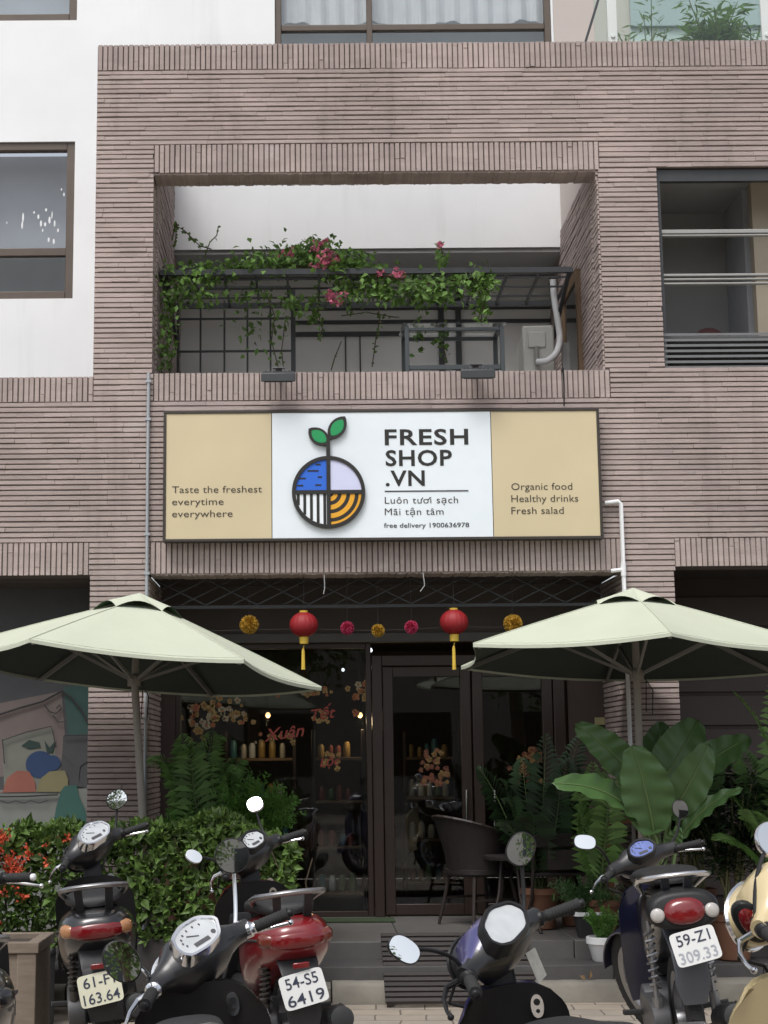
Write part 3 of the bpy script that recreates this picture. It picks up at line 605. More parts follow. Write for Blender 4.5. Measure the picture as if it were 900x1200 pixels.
for i, (s_, x1) in enumerate((('Organic food', 671), ('Healthy drinks', 678), ('Fresh salad', 661))): sign_text(s_, 599.5, x1, 574+14.1*i, 8.8, .0, .0095, 0, t, 1.02)
t.build('product_lettering', [ink2], sg, smooth=False)
# the round plant emblem, cut from thick board
lg = [ink, M('logo_blue', (.02, .13, .62), .45, var=.03), M('logo_lilac', (.60, .62, .82), .45, var=.03), M('logo_white', (.80, .84, .88), .45, var=.03), M('logo_yellow', (.75, .36, .02), .45, var=.03), M('logo_green', (.01, .28, .085), .45, var=.03)]
cc = sp_(385, 577); ro = 43/154.; ri = 38.6/154.; t = MB(); lw = 4.6/154/2
rings = []
for j in range(65):
    an = 2*math.pi*j/64; e = Vector((math.cos(an), 0, math.sin(an))); rings.append([cc+e*ri+Y*-.022, cc+e*ro+Y*-.022, cc+e*ro+Y*.009, cc+e*ri+Y*.009])
t.loft(rings, cap=False)
def quad_sector(a0, a1, r0, r1, mi, y, cen=None, clip=None):
    c_ = cen or cc; n = 24; pts = [c_+Vector((r1*math.cos(R(a0+(a1-a0)*i/n)), y, r1*math.sin(R(a0+(a1-a0)*i/n)))) for i in range(n+1)]
    pts += [c_+Vector((r0*math.cos(R(a1+(a0-a1)*i/n)), y, r0*math.sin(R(a1+(a0-a1)*i/n)))) for i in range(n+1)] if r0 > 0 else [c_+Vector((0, y, 0))]
    t.add(pts, [tuple(range(len(pts)))], mi)
def sector(a0, a1, mi, y): quad_sector(a0, a1, 0, ri+.004, mi, y)
sector(90, 180, 1, -.012); sector(0, 90, 2, -.012); sector(180, 270, 3, -.012); sector(270, 360, 0, -.012)
t.bx(cc.x-lw, cc.x+lw, -.021, .009, cc.z-ri, cc.z+ri); t.bx(cc.x-ri, cc.x+ri, -.0205, .009, cc.z-lw, cc.z+lw)
for (dx, dz, l) in [(-12, 33, 6), (-18, 25.5, 13), (-10, 18, 5), (-31, 16.5, 9), (-12, 8.5, 7), (-33, 8, 7)]: t.bx(cc.x+(dx-l/2)/154, cc.x+(dx+l/2)/154, -.0145, -.011, cc.z+(dz-.9)/154, cc.z+(dz+.9)/154)
for dx in (-35.5, -28, -20.2, -12.4, -4.6):
    h = math.sqrt(max(ri**2-(dx/154)**2, 0)); t.bx(cc.x+(dx-1.7)/154, cc.x+(dx+1.7)/154, -.0145, -.011, cc.z-h, cc.z-lw)
cq = cc
for (r0, r1) in ((4.5, 9.5), (14, 19.5), (24, 29.5), (34, 38.4)): quad_sector(272, 358, r0/154, r1/154, 4, -.0135, cq+Vector((lw*.6, 0, -lw*.6)))
st_b, st_t = sp_(385.5, 540), sp_(386.5, 516); t.bx(cc.x-lw, cc.x+lw, -.0215, .009, cc.z+ri, st_t.z+.02)
def logo_leaf(p0, p1, wd):
    p0, p1 = sp_(*p0), sp_(*p1); d = p1-p0; s_ = Vector((-d.z, 0, d.x)).normalized()
    for (k_, y, mi) in ((1., -.021, 0), (.70, -.0225, 5)):
        pts = []; n = 12; mid = (p0+p1)/2; ln = d.length/2*k_; ww_ = wd/154*k_
        for i in range(n+1): u = -1+2*i/n; pts.append(mid+d.normalized()*ln*u+s_*ww_*(1-u*u)**.8)
        for i in range(n-1, 0, -1): u = -1+2*i/n; pts.append(mid+d.normalized()*ln*u-s_*ww_*(1-u*u)**.8)
        t.prism([p+Y*y for p in pts], (0, .0295 if mi == 0 else .001, 0), mi)
logo_leaf((386, 521), (361.5, 503), 9.5); logo_leaf((385.5, 515), (404.5, 488.5), 9.5)
t.build('emblem', lg, sg, smooth=False)

# floodlights clamped over the parapet edge
def floodlight(px, py, lab):
    q = at(px, py, 11.7); o = thing('floodlight', lab, 'floodlight', (q.x, 11.7, q.z), 'black floodlights over the sign')
    t = MB(); t.prism([(-.132, -.10, .0), (.132, -.10, .0), (.12, .05, .05), (-.12, .05, .05)], (0, 0, .07)); t.build('lamp_body', dark_metal, o, bevel=.008)
    MB().prism([(-.11, -.09, -.0025), (.11, -.09, -.0025), (.102, .05, .046), (-.102, .05, .046)], (0, 0, .002)).build('lamp_glass', M('flood_glass', (.10, .11, .11), .15), o)
    t = MB(); t.tube([(-.05, .0, .08), (-.05, .03, .14), (.05, .03, .14), (.05, .0, .08)], .008, 6); t.bar((0, .03, .14), (0, .24, .145), .05, .012); t.build('bracket', dark_metal, o)
    t = MB()
    for i in range(7): t.bx(-.10+.03*i, -.092+.03*i, -.05, .05, .075, .10)
    t.build('cooling_fin', dark_metal, o, smooth=False)
floodlight(326.5, 451, 'black floodlight on the brick parapet below the creeper trellis'); floodlight(559, 447, 'black floodlight on the brick parapet below the glass topped frame')

# ------------------------------------------------------------------ pipes and cables on the facade
t = MB(); p0, p1, p2 = at(177.5, 437, 11.86), at(168.5, 690, 11.86), at(165, 960, 11.86); px_ = (p0.x+p1.x)/2
t.tube([(px_, 11.86, .36), (px_, 11.858, 2.0), (px_, 11.86, p0.z)], .0135, 10)
o = t.build('conduit_pipe', zinc); tag(o, 'thin grey conduit pipe running up the inner edge of the left brick pillar', 'pipe')
t = MB()
for z in (.9, 1.9, 3.0, 3.3, 4.2, 4.5): t.bx(px_-.022, px_+.022, 11.842, 11.885, z, z+.02)
t.build('pipe_clip', zinc, o)
t = MB(); pr = [at(709, 587.5, 11.85), at(727.5, 587.5, 11.85)]; zb = .4
pts = [Vector((pr[0].x, 11.86, pr[0].z-.012)), Vector((pr[1].x-.02, 11.85, pr[1].z)), Vector((pr[1].x, 11.85, pr[1].z-.02)), Vector((pr[1].x, 11.85, zb))]
t.tube(pts, .0165, 10); q = at(716, 667.5, 11.85); t.tube([(q.x, 11.85, q.z-.01), (pr[1].x, 11.85, q.z)], .0155, 8); t.tube([(pr[1].x, 11.85, q.z-.05), (pr[1].x, 11.85, q.z+.05)], .021, 10)
tag(t.build('drain_pipe', white_plastic), 'white plastic pipe with elbow on the right brick pillar', 'pipe')
t = MB(); q0, q1 = at(660, 432, 11.83), at(661, 476, 11.83); t.tube([q0+Y*.3, q0, q0.lerp(q1, .5)+X*.004, q1], .006, 6); tag(t.build('hanging_cable', blackp), 'black cable hanging over the parapet onto the cream sign panel', 'cable')
for px, py, wob, lab in ((380, 679, .3, 'short white cord end hanging straight from the lintel above the red lantern'), (496, 676, 1., 'short hooked white cord end hanging from the middle of the lintel')):
    q = at(px, py-2, 11.86); t = MB(); t.tube([q+Vector((0, .02, .02)), q, q+Vector((.006*wob, 0, -.04)), q+Vector((.008*wob, 0, -.08)), q+Vector((-.025*wob, 0, -.125))], .0038, 6); tag(t.build('cord_end', grey_paint), lab, 'cord')

# ------------------------------------------------------------------ balcony: lattice canopy, trellis, creeper, frame, air conditioner
o = thing('lattice_canopy', 'black metal lattice canopy carrying a flowering creeper across the balcony', 'canopy', (at(188, 320, 12.3).x, 12.3, at(188, 320, 12.3).z))
cx0, cx1 = 0, at(671, 320, 12.3).x-o.location.x; dz = at(450, 357, 13.2).z-o.location.z
t = MB()
for yy in (0, .9): t.bar((cx0, yy, dz*yy/.9), (cx1, yy, dz*yy/.9), .035, .045)
for i in range(3): yy = .9*(i+.75)/3.6; t.bar((cx0, yy, dz*yy/.9+.002), (cx1, yy, dz*yy/.9+.002), .014, .014)
n = 13
for i in range(n+1): xx = cx0+(cx1-cx0)*i/n; t.bar((xx, .012, .003), (xx, .888, dz*.98+.003), .02, .024)
t.build('lattice', dark_metal, o, smooth=False)
t = MB(); t.bar((cx1-.03, 0, -.02), (cx1-.03, .9, dz-.32), .03, .03); t.bar((cx0+.05, 0, -.02), (cx0+.05, .9, dz-.32), .03, .03); t.build('bracket', dark_metal, o, smooth=False)
Dt = 13.1
o = thing('wire_trellis', 'black square wire trellis standing under the creeper at the left of the balcony', 'trellis', (at(207, 435, Dt).x, Dt, 3.5))
x1 = at(345, 400, Dt).x-o.location.x; zt_ = at(300, 352, Dt).z-3.5
t = MB(); t.bx(0, .02, -.01, .01, 0, zt_); t.bx(x1-.03, x1+.01, -.015, .015, 0, zt_+.1); t.build('post', dark_metal, o, smooth=False)
t = MB()
for px in (235, 263, 290, 317): xx = at(px, 400, Dt).x-o.location.x; t.bx(xx-.008, xx+.008, -.008, .008, 0, zt_)
for py in (412, 374, 337): zz = at(280, py, Dt).z-3.5; t.bx(.02, x1-.03, -.013, -.0085, zz-.01, zz+.01)
t.build('wire_grid', dark_metal, o, smooth=False)
# creeper
bv = thing('flowering_creeper', 'flowering green creeper with pink blossoms trailing over the balcony lattice canopy', 'creeper', (at(300, 330, 12.6).x, 12.6, at(300, 330, 12.6).z))
vr = random.Random(11); lv = MB(); sm = MB(); fl = MB()
def vine_clump(px, py, D, n, rx, ry, ln=.068):
    for i in range(int(n*1.5)):
        c = at(px+vr.gauss(0, .55)*rx, py+vr.gauss(0, .55)*ry, D+vr.gauss(0, .12)); nrm = (Vector((0, -.7, .7))+rv(vr)*.8).normalized(); d = (rv(vr)+Vector((0, -.2, -.45))).normalized()
        leaf(lv, c, d, nrm, ln*vr.uniform(.55, 1.25), ln*.72*vr.uniform(.6, 1.1), fold=.18)
for (px, py, D, n, rx, ry) in [(215, 322, 12.35, 60, 22, 16), (200, 345, 12.35, 80, 14, 30), (196, 385, 12.4, 50, 10, 34), (192, 420, 12.4, 22, 8, 16), (245, 318, 12.4, 90, 26, 12), (235, 345, 12.45, 50, 24, 16), (285, 310, 12.45, 90, 24, 12), (290, 345, 12.6, 40, 26, 18), (320, 305, 12.5, 110, 26, 12), (345, 300, 12.5, 120, 24, 14), (375, 292, 12.5, 130, 20, 13), (385, 310, 12.45, 120, 26, 16), (415, 307, 12.5, 120, 20, 14), (420, 335, 12.5, 70, 24, 16), (400, 345, 12.6, 40, 30, 14), (445, 325, 12.45, 110, 24, 14), (455, 345, 12.5, 60, 20, 10), (485, 335, 12.4, 100, 22, 14), (515, 335, 12.4, 100, 20, 14), (545, 330, 12.4, 60, 18, 12), (568, 330, 12.35, 130, 14, 16), (500, 350, 12.6, 50, 30, 9), (517, 305, 12.4, 24, 5, 12), (300, 385, 12.9, 26, 26, 26), (345, 350, 12.7, 40, 20, 14), (565, 360, 12.5, 30, 10, 16), (365, 365, 12.8, 26, 14, 14), (520, 400, 12.9, 18, 8, 20), (490, 390, 12.9, 22, 9, 26)]:
    vine_clump(px, py, D, n, rx, ry)
def stem(pts, D, n=22, ln=.05, r=.005, dens=1):
    P_ = [at(a, b, D+vr.uniform(-.06, .06)) for a, b in pts]; sm.tube(P_, r, 5)
    for i in range(len(P_)-1):
        for j in range(max(1, int(n*dens/len(P_)))):
            c = P_[i].lerp(P_[i+1], vr.random()); leaf(lv, c, (rv(vr)+Vector((0, -.3, -.4))).normalized(), (Vector((0, -.8, .4))+rv(vr)*.6).normalized(), ln*vr.uniform(.6, 1.2), ln*.7)
stem([(202, 280), (205, 264), (216, 270), (226, 280), (234, 288), (248, 292)], 12.6, 34, .045); stem([(204, 290), (206, 278), (207, 262)], 12.6, 18, .04); stem([(240, 300), (246, 284), (254, 276), (256, 265)], 12.7, 14, .035)
stem([(516, 318), (518, 300), (517, 283)], 12.4, 20, .06); stem([(442, 350), (445, 375), (440, 400), (436, 430)], 12.9, 26, .045); stem([(375, 340), (372, 365), (378, 385), (372, 398)], 12.8, 22, .05); stem([(310, 340), (322, 370), (318, 400), (326, 430)], 13.0, 24, .045); stem([(208, 340), (200, 380), (206, 410), (196, 432)], 12.4, 44, .05)
stem([(560, 340), (566, 360), (563, 380)], 12.5, 18, .045); stem([(400, 400), (392, 420), (388, 434)], 12.9, 4, .04); stem([(465, 372), (430, 366), (400, 370)], 12.85, 18, .04); stem([(524, 375), (518, 400), (524, 425)], 12.95, 16, .045); stem([(335, 370), (330, 410), (332, 432)], 13.0, 12, .045); stem([(190, 330), (260, 322), (340, 312), (420, 318), (500, 332), (575, 325)], 12.4, 60, .06, .012)
for (px, py, D, n, sx, sy) in [(376, 286, 12.35, 16, 10, 5), (382, 306, 12.3, 34, 13, 7), (340, 297, 12.35, 10, 12, 3), (393, 350, 12.4, 26, 10, 8), (466, 321, 12.3, 16, 8, 4), (384, 296, 12.3, 12, 8, 5), (446, 322, 12.35, 8, 6, 4), (515, 287, 12.3, 4, 3, 3)]:
    for i in range(n):
        c = at(px+vr.gauss(0, .6)*sx, py+vr.gauss(0, .6)*sy, D+vr.gauss(0, .05))
        for k_ in range(3): leaf(fl, c, (rv(vr)+Vector((0, -.5, .1))).normalized(), rv(vr), .035, .032, fold=.3)
lv.build('leaves', vinel, bv, smooth=False, world=True); sm.build('stem', bark, bv, world=True); fl.build('flowers', pinkfl, bv, smooth=False, world=True)

# glass topped metal frame on the parapet
q = at(475, 432, 12.4); o = thing('glass_top_table', 'grey metal framed table with glass top behind the parapet beside the air conditioner', 'table', (q.x, 12.4, 4.4))
wx = at(592, 432, 12.4).x-q.x; zz = at(530, 383, 12.4).z-4.4; zl = at(530, 430, 12.4).z-4.4
fm_ = M('frame_grey', (.055, .065, .07), .5, var=.1)
t = MB()
for xx in (0, wx-.035): t.bx(xx, xx+.035, 0, .035, 0, zz); t.bx(xx, xx+.035, .45, .485, 0, zz+.04); t.bar((xx+.0175, .02, zz), (xx+.0175, .47, zz+.04), .034, .03)
t.bx(.035, wx-.035, .004, .031, zz-.028, zz-.002); t.bx(.035, wx-.035, .454, .481, zz+.01, zz+.04); t.bx(.035, wx-.035, .004, .031, zl-.02, zl+.02); t.build('metal_frame', fm_, o, bevel=.003)
t = MB(); t.add([(-.02, -.03, zz+.018), (wx+.02, -.03, zz+.018), (wx+.02, .5, zz+.062), (-.02, .5, zz+.062), (-.02, -.03, zz+.026), (wx+.02, -.03, zz+.026), (wx+.02, .5, zz+.07), (-.02, .5, zz+.07)], [(3, 2, 1, 0), (4, 5, 6, 7), (0, 1, 5, 4), (1, 2, 6, 5), (2, 3, 7, 6), (3, 0, 4, 7)]); t.build('glass_top', pane_dark, o, smooth=False)
# air conditioner
q = at(632, 432, 12.9); o = thing('air_conditioner', 'pale grey air conditioner outdoor unit with white pipe on the balcony', 'air conditioner', (q.x, 12.9, 4.3), rot=(0, 0, R(-4)))
hz = at(632, 381, 12.9).z-4.3
MB().bx(-.135, .135, 0, .75, .0, hz).build('casing', beige_plastic, o, bevel=.018)
MB().bx(-.09, .06, -.018, -.001, hz-.2, hz-.06).build('terminal_cover', beige_plastic, o, bevel=.01)
t = MB(); t.tube([(-.02, -.03, hz-.2), (-.02, -.05, hz-.26), (-.02, -.04, hz-.36)], .02, 8); t.build('valve', M('valve_grey', (.25, .25, .23), .5), o)
t = MB()
for i in range(11): z = .06+.035*i; t.bx(-.139, -.136, .06, .70, z, z+.02)
t.build('side_louvre', blackp2, o, smooth=False)
t = MB(); P_ = [at(648, 328, 12.85), at(649, 348, 12.85), at(653, 372, 12.8), at(657, 398, 12.8), at(652, 415, 12.78), at(640, 424, 12.78), at(630, 424, 12.84)]; pp = []
for i in range(len(P_)-1):
    for j in range(5): u = j/5; pp.append(P_[i].lerp(P_[i+1], u))
pp.append(P_[-1]); 
for _ in range(3): pp = [pp[0]]+[(pp[i-1]+pp[i]*2+pp[i+1])/4 for i in range(1, len(pp)-1)]+[pp[-1]]
t.tube(pp, .027, 10); c_ = t.build('insulated_pipe', white_plastic); tag(c_, 'thick white insulated pipe curving down into the air conditioner unit', 'pipe')
t = MB(); q = at(701, 330, 12.17); t.bx(q.x-.012, q.x+.012, 12.17, 12.19, 4.6, 6.2); tag(t.build('wall_conduit', zinc), 'thin pale conduit on the inner edge of the right upper brick pillar', 'pipe')
t = MB(); q = at(663, 420, 12.9); t.bx(q.x-.03, q.x+.03, 12.88, 12.93, 4.3, at(663, 402, 12.9).z); tag(t.build('concrete_stub', grey_metal), 'short grey post standing just right of the air conditioner', 'post')

# ------------------------------------------------------------------ lanterns under the lintel
redp = M('lantern_red', (.26, .008, .013), .6, var=.1); yelp = M('lantern_yellow', (.46, .27, .03), .7, var=.1, island=.2); pnkp = M('lantern_pink', (.50, .045, .12), .7, var=.1, island=.2); goldp = M('gold_trim', (.62, .42, .05), .5)
def red_lantern(px, py, r, tl, lab):
    D = 12.0; q = at(px, py, D); o = thing('red_lantern', lab, 'lantern', (q.x, D, q.z), 'red lanterns under the lintel')
    t = MB(); n = 48; rings = []
    for i in range(15):
        th = R(14+152*i/14); rr_ = []
        for j in range(n): a = 2*math.pi*j/n; k_ = 1-.045*abs(math.sin(a*8)); rr_.append(Vector((r*1.05*math.sin(th)*k_*math.cos(a), r*1.05*math.sin(th)*k_*math.sin(a), -r*.93*math.cos(th))))
        rings.append(rr_)
    t.loft(rings); t.build('lantern_body', redp, o, ang=60)
    t = MB(); t.lathe([(r*.3, r*.86), (r*.3, r*1.02)], n=16); t.build('top_cap', goldp, o); t = MB(); t.lathe([(r*.34, -r*.9), (r*.32, -r*1.4)], n=16); t.build('bottom_cap', goldp, o)
    t = MB(); lean = -.006
    t.tube([(0, 0, -r*1.5), (lean, 0, -r*1.8)], .004, 5); t.lathe([(.008, 0), (.012, -.02), (.015, -tl)], (lean, 0, -r*1.75), n=8); t.build('tassel', goldp, o)
    t = MB(); t.tube([(0, 0, r), (0, 0, 3.0-q.z)], .002, 5); t.build('cord', blackp2, o)
red_lantern(356, 732, .105, .16, 'round red paper lantern hanging between the large yellow pompom and a pink pompom'); red_lantern(532, 729, .105, .18, 'round red paper lantern hanging right above the glass doors')
def pompom(px, py, r, mt, lab, g_):
    D = 12.05; q = at(px, py, D); o = thing('paper_pompom', lab, 'paper ball', (q.x, D, q.z), g_); pr_ = random.Random(px); t = MB()
    for i in range(420):
        d = rv(pr_); leaf(t, d*r*.62, (d+rv(pr_)*.16).normalized(), rv(pr_), r*.45, r*.42, fold=.2)
    t.lathe([(r*.75*math.sin(R(a)), -r*.75*math.cos(R(a))) for a in range(0, 181, 20)], n=14); t.build('paper_petals', mt, o, smooth=False)
    MB().tube([(0, 0, r*.8), (0, 0, 3.0-q.z)], .0018, 5).build('cord', blackp2, o)
pompom(292, 732, .072, yelp, 'large yellow paper pompom left of the first red lantern above the umbrella edge', 'paper pompoms'); pompom(601, 731, .072, yelp, 'large yellow paper pompom hanging just above the edge of the umbrella by the glass door', 'paper pompoms'); pompom(443, 739, .05, yelp, 'small yellow paper pompom between the two pink ones', 'paper pompoms')
pompom(407, 736, .052, pnkp, 'pink paper pompom between a red lantern and the small yellow pompom over the window', 'paper pompoms'); pompom(482, 735, .052, pnkp, 'pink paper pompom between the small yellow pompom and the red lantern over the doors', 'paper pompoms')
t = MB(); t.tube([at(200, 741, 12.06), at(292, 738, 12.06), at(356, 737, 12.06), at(443, 739, 12.06), at(532, 735, 12.06), at(620, 735, 12.06), at(715, 730, 12.06)], .0022, 5); tag(t.build('garland_wire', blackp2), 'thin dark wire strung across behind the lanterns and pompoms', 'wire')

# ------------------------------------------------------------------ umbrellas
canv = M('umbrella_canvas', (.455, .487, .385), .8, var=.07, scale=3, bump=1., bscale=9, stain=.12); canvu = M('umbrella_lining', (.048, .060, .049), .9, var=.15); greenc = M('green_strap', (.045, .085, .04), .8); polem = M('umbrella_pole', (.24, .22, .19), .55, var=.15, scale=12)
def umbrella(apex_px, apex_py, D, Rr, rot0, tilt, back, lean, drop, lab, polebot):
    q = at(apex_px, apex_py, D); o = thing('patio_umbrella', lab, 'umbrella', (q.x, D, q.z), 'sage green patio umbrellas')
    tm = Matrix.Rotation(tilt, 3, 'Y') @ Matrix.Rotation(-back, 3, 'X')
    def V(x, y, z): return tm @ Vector((x, y, z))
    vs = [(Rr*math.cos(R(rot0+60*i)), Rr*math.sin(R(rot0+60*i))) for i in range(6)]
    def surf(i, u, r_, dz=0):      # panel i, u along the edge 0..1, r_ from the middle 0..1
        a, b = vs[i], vs[(i+1) % 6]; x = (a[0]*(1-u)+b[0]*u)*r_; y = (a[1]*(1-u)+b[1]*u)*r_
        sag = .055*4*u*(1-u)*r_**1.5*(1-.35*r_)
        pull = 1-.045*4*u*(1-u)*r_**4
        return V(x*pull, y*pull, -drop*(r_**1.06)-sag*.7+dz)
    t = MB(); nu, nr = 8, 12
    for i in range(6):
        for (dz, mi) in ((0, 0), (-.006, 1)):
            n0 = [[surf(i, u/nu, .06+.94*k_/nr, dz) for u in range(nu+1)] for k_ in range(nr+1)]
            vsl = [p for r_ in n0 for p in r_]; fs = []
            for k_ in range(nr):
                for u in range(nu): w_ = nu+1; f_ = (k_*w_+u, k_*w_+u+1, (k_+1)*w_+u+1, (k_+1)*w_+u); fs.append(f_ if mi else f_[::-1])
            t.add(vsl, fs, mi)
        t.tube([surf(i, 0, .08+.92*k_/10, .002) for k_ in range(11)], .0045, 5, 0)
        t.tube([surf(i, u/10, .975, .001) for u in range(11)], .0022, 4, 0)
        # hem
        for u in range(nu):
            a, b = surf(i, u/nu, 1, 0), surf(i, (u+1)/nu, 1, 0); t.add([a, b, b+V(0, 0, -.022), a+V(0, 0, -.022)], [(0, 1, 2, 3)], 0)
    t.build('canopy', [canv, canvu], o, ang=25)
    t = MB(); rc = Rr*.235
    for i in range(6):
        a, b = [(rc*math.cos(R(rot0+60*j)), rc*math.sin(R(rot0+60*j))) for j in (i, i+1)]; n = 8; top = []; 
        for u in range(n+1):
            k_ = u/n; sg_ = 4*k_*(1-k_); top.append(V((a[0]*(1-k_)+b[0]*k_)*(1-.05*sg_), (a[1]*(1-k_)+b[1]*k_)*(1-.05*sg_), -.100+.055*sg_))
        ap = V(0, 0, .05); mid = [ap.lerp(p, .5)-V(0, 0, .002) for p in top]
        for u in range(n):
            t.add([ap, mid[u], mid[u+1]], [(0, 1, 2)], 0); t.add([mid[u], top[u], top[u+1], mid[u+1]], [(0, 1, 2, 3)], 0)
            dn = V(0, 0, -.004); t.add([ap+dn, mid[u]+dn, mid[u+1]+dn], [(2, 1, 0)], 1); t.add([mid[u]+dn, top[u]+dn, top[u+1]+dn, mid[u+1]+dn], [(3, 2, 1, 0)], 1)
    t.build('vent_cap', [canv, greenc], o, ang=50)
    hub = Vector((math.sin(lean)*-.55, 0, -.56))
    for i in range(6):
        t = MB(); e = V(vs[i][0]*.97, vs[i][1]*.97, -drop*.97-.03); t.bar(V(0, 0, -.06), e, .02, .028); m_ = V(vs[i][0]*.52, vs[i][1]*.52, -drop*.5-.045); t.bar(hub, m_, .018, .02); t.build('rib', M('rib_grey', (.20, .195, .18), .5, var=.1), o, smooth=False)
    t = MB(); bz = polebot-q.z; bx = math.tan(lean)*bz*-1
    t.tube([V(0, 0, -.02), hub, (bx, 0, bz)], .026, 12); t.build('pole', polem, o)
    t = MB(); t.lathe([(.05, -.03), (.05, .03), (.035, .05)], hub, n=14); t.build('hub', polem, o)
    t = MB(); t.lathe([(.15, 0), (.15, .05), (.06, .09), (.04, .28)], (bx, 0, bz), n=20); t.build('base', M('umbrella_base', (.12, .12, .115), .8), o)
    t = MB(); cx_ = hub.x+.04; t.tube([(cx_, -.02, hub.z), (cx_+.06, -.03, hub.z-.1), (cx_+.05, -.03, hub.z-.26), (cx_+.01, -.02, hub.z-.24), (cx_+.02, -.02, hub.z)], .004, 5); t.build('pull_cord', blackp2, o)
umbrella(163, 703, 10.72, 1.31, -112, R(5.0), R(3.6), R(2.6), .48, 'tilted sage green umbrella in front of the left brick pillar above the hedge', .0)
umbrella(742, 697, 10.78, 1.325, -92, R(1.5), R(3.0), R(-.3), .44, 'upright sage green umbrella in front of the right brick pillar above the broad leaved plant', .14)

# ------------------------------------------------------------------ plants
def hedge(name, lab, x0, x1, y0, y1, z0, ztop, n, mt, seed, bumps, flowers=None, fmt=None):
    hr = random.Random(seed); o = thing(name, lab, 'hedge', ((x0+x1)/2, (y0+y1)/2, z0))
    lv = MB(); sm = MB(); fl = MB()
    ph = [(hr.uniform(2, 9), hr.uniform(0, 6), hr.uniform(.4, 1)) for _ in range(6)]
    def top(x): return ztop+bumps*sum(a*math.sin(f_*1.6*x+p_) for f_, p_, a in ph)/3-.16*max(0, (x-x1+.25)/.25)**2
    def front(x, z): return y0+.06*math.sin(x*7+z*5+ph[0][1])+.05*math.sin(x*13-z*9)
    nb = int((x1-x0)*9)
    for i in range(nb):
        x = hr.uniform(x0, x1); y = hr.uniform(y0+.08, y1-.08); p = Vector((x, y, z0-.1)); pts = [p]; h = top(x)-.06-z0
        for k_ in range(4): p = p+Vector((hr.gauss(0, .05), hr.gauss(0, .04), (h+.1)/4)); pts.append(p)
        sm.tube(pts, [.012, .010, .008, .006, .004], 5)
    for i in range(n):
        x = hr.uniform(x0, x1); tz = top(x); surf = hr.random()
        if surf < .55: y = front(x, 0)+abs(hr.gauss(0, .05)); z = z0+(tz-z0)*hr.random()**.8; y += .10*max(0, (z-tz+.12)/.12)
        elif surf < .85: y = hr.uniform(y0, y1); z = tz-abs(hr.gauss(0, .05))
        else: y = hr.uniform(y0, y1); z = hr.uniform(z0, tz)
        if math.sin(x*23+z*17)+math.sin(x*11-z*29+2) < -.75 and hr.random() < .85: continue
        d = (rv(hr)+Vector((0, -.35, .35))).normalized(); nrm = (Vector((0, -.5, .8))+rv(hr)*.8).normalized(); ln = hr.choice((.035, .055, .07, .09))*hr.uniform(.8, 1.15)
        leaf(lv, Vector((x, y, z)), d, nrm, ln, ln*.55, fold=.2)
        if hr.random() < .06:
            for k_ in range(4): leaf(lv, Vector((x, y-.02, z+.03)), (rv(hr)+Vector((0, -.3, .7))).normalized(), rv(hr), .045, .02, mi=1)
    for (fx, fz, nf, sp_r) in flowers or []:
        for i in range(nf):
            c = Vector((fx+hr.gauss(0, sp_r), y0-.03+hr.gauss(0, .03), fz+hr.gauss(0, sp_r*.7)))
            for k_ in range(7): leaf(fl, c+rv(hr)*.022, (rv(hr)+Vector((0, -.6, .4))).normalized(), rv(hr), .028, .02, fold=.1)
    lv.build('leaves', [mt, M('young_leaf', (.15, .25, .05), .5, island=.3, transl=.3)], o, smooth=False, world=True); sm.build('stems', bark, o, world=True)
    if fl.v: fl.build('flowers', fmt, o, smooth=False, world=True)
    return o
HX = lambda px, D=10.25: at(px, 1000, D).x
HZ = lambda py, D=10.25: at(200, py, D).z
hedge('hedge', 'clipped green hedge in dark planter boxes below the left umbrella', HX(64), HX(346), 10.08, 10.58, .46, HZ(968), 8200, leafm, 21, .07, [(HX(84), HZ(985), 4, .02)], redfl)
hedge('flowering_hedge', 'hedge covered with orange red flower clusters at the left edge', HX(-130), HX(66), 10.02, 10.54 , .40, HZ(970), 5200, leafm, 22, .08, [(HX(8), HZ(980), 26, .05), (HX(20), HZ(1010), 16, .045), (HX(25), HZ(1018), 16, .025), (HX(5), HZ(1000), 12, .05), (HX(45), HZ(1000), 8, .05), (HX(-40), HZ(990), 30, .1), (HX(2), HZ(1072), 5, .03), (HX(30), HZ(1040), 6, .05)], redfl)
for (p0, p1, lab) in ((-130, 38, 'dark grey planter box under the red flowering hedge'), (95, 214, 'dark grey planter box under the left half of the green hedge'), (216, 346, 'dark grey planter box under the right half of the green hedge')):
    x0, x1 = HX(p0), HX(p1); o = thing('planter_box', lab, 'planter', ((x0+x1)/2, 10.36, 0), 'dark planter boxes under the hedge'); w_ = (x1-x0)/2-.01
    t = MB(); t.bx(-w_, w_, -.29, -.25, 0, .50); t.bx(-w_, w_, .22, .26, 0, .50); t.bx(-w_, -w_+.04, -.25, .22, 0, .50); t.bx(w_-.04, w_, -.25, .22, 0, .50); t.build('box_sides', M('planter_dark', (.035, .032, .03), .8, var=.3, stain=.2), o, bevel=.006); MB().bx(-w_+.04, w_-.04, -.25, .22, .1, .45).build('soil', soil, o)
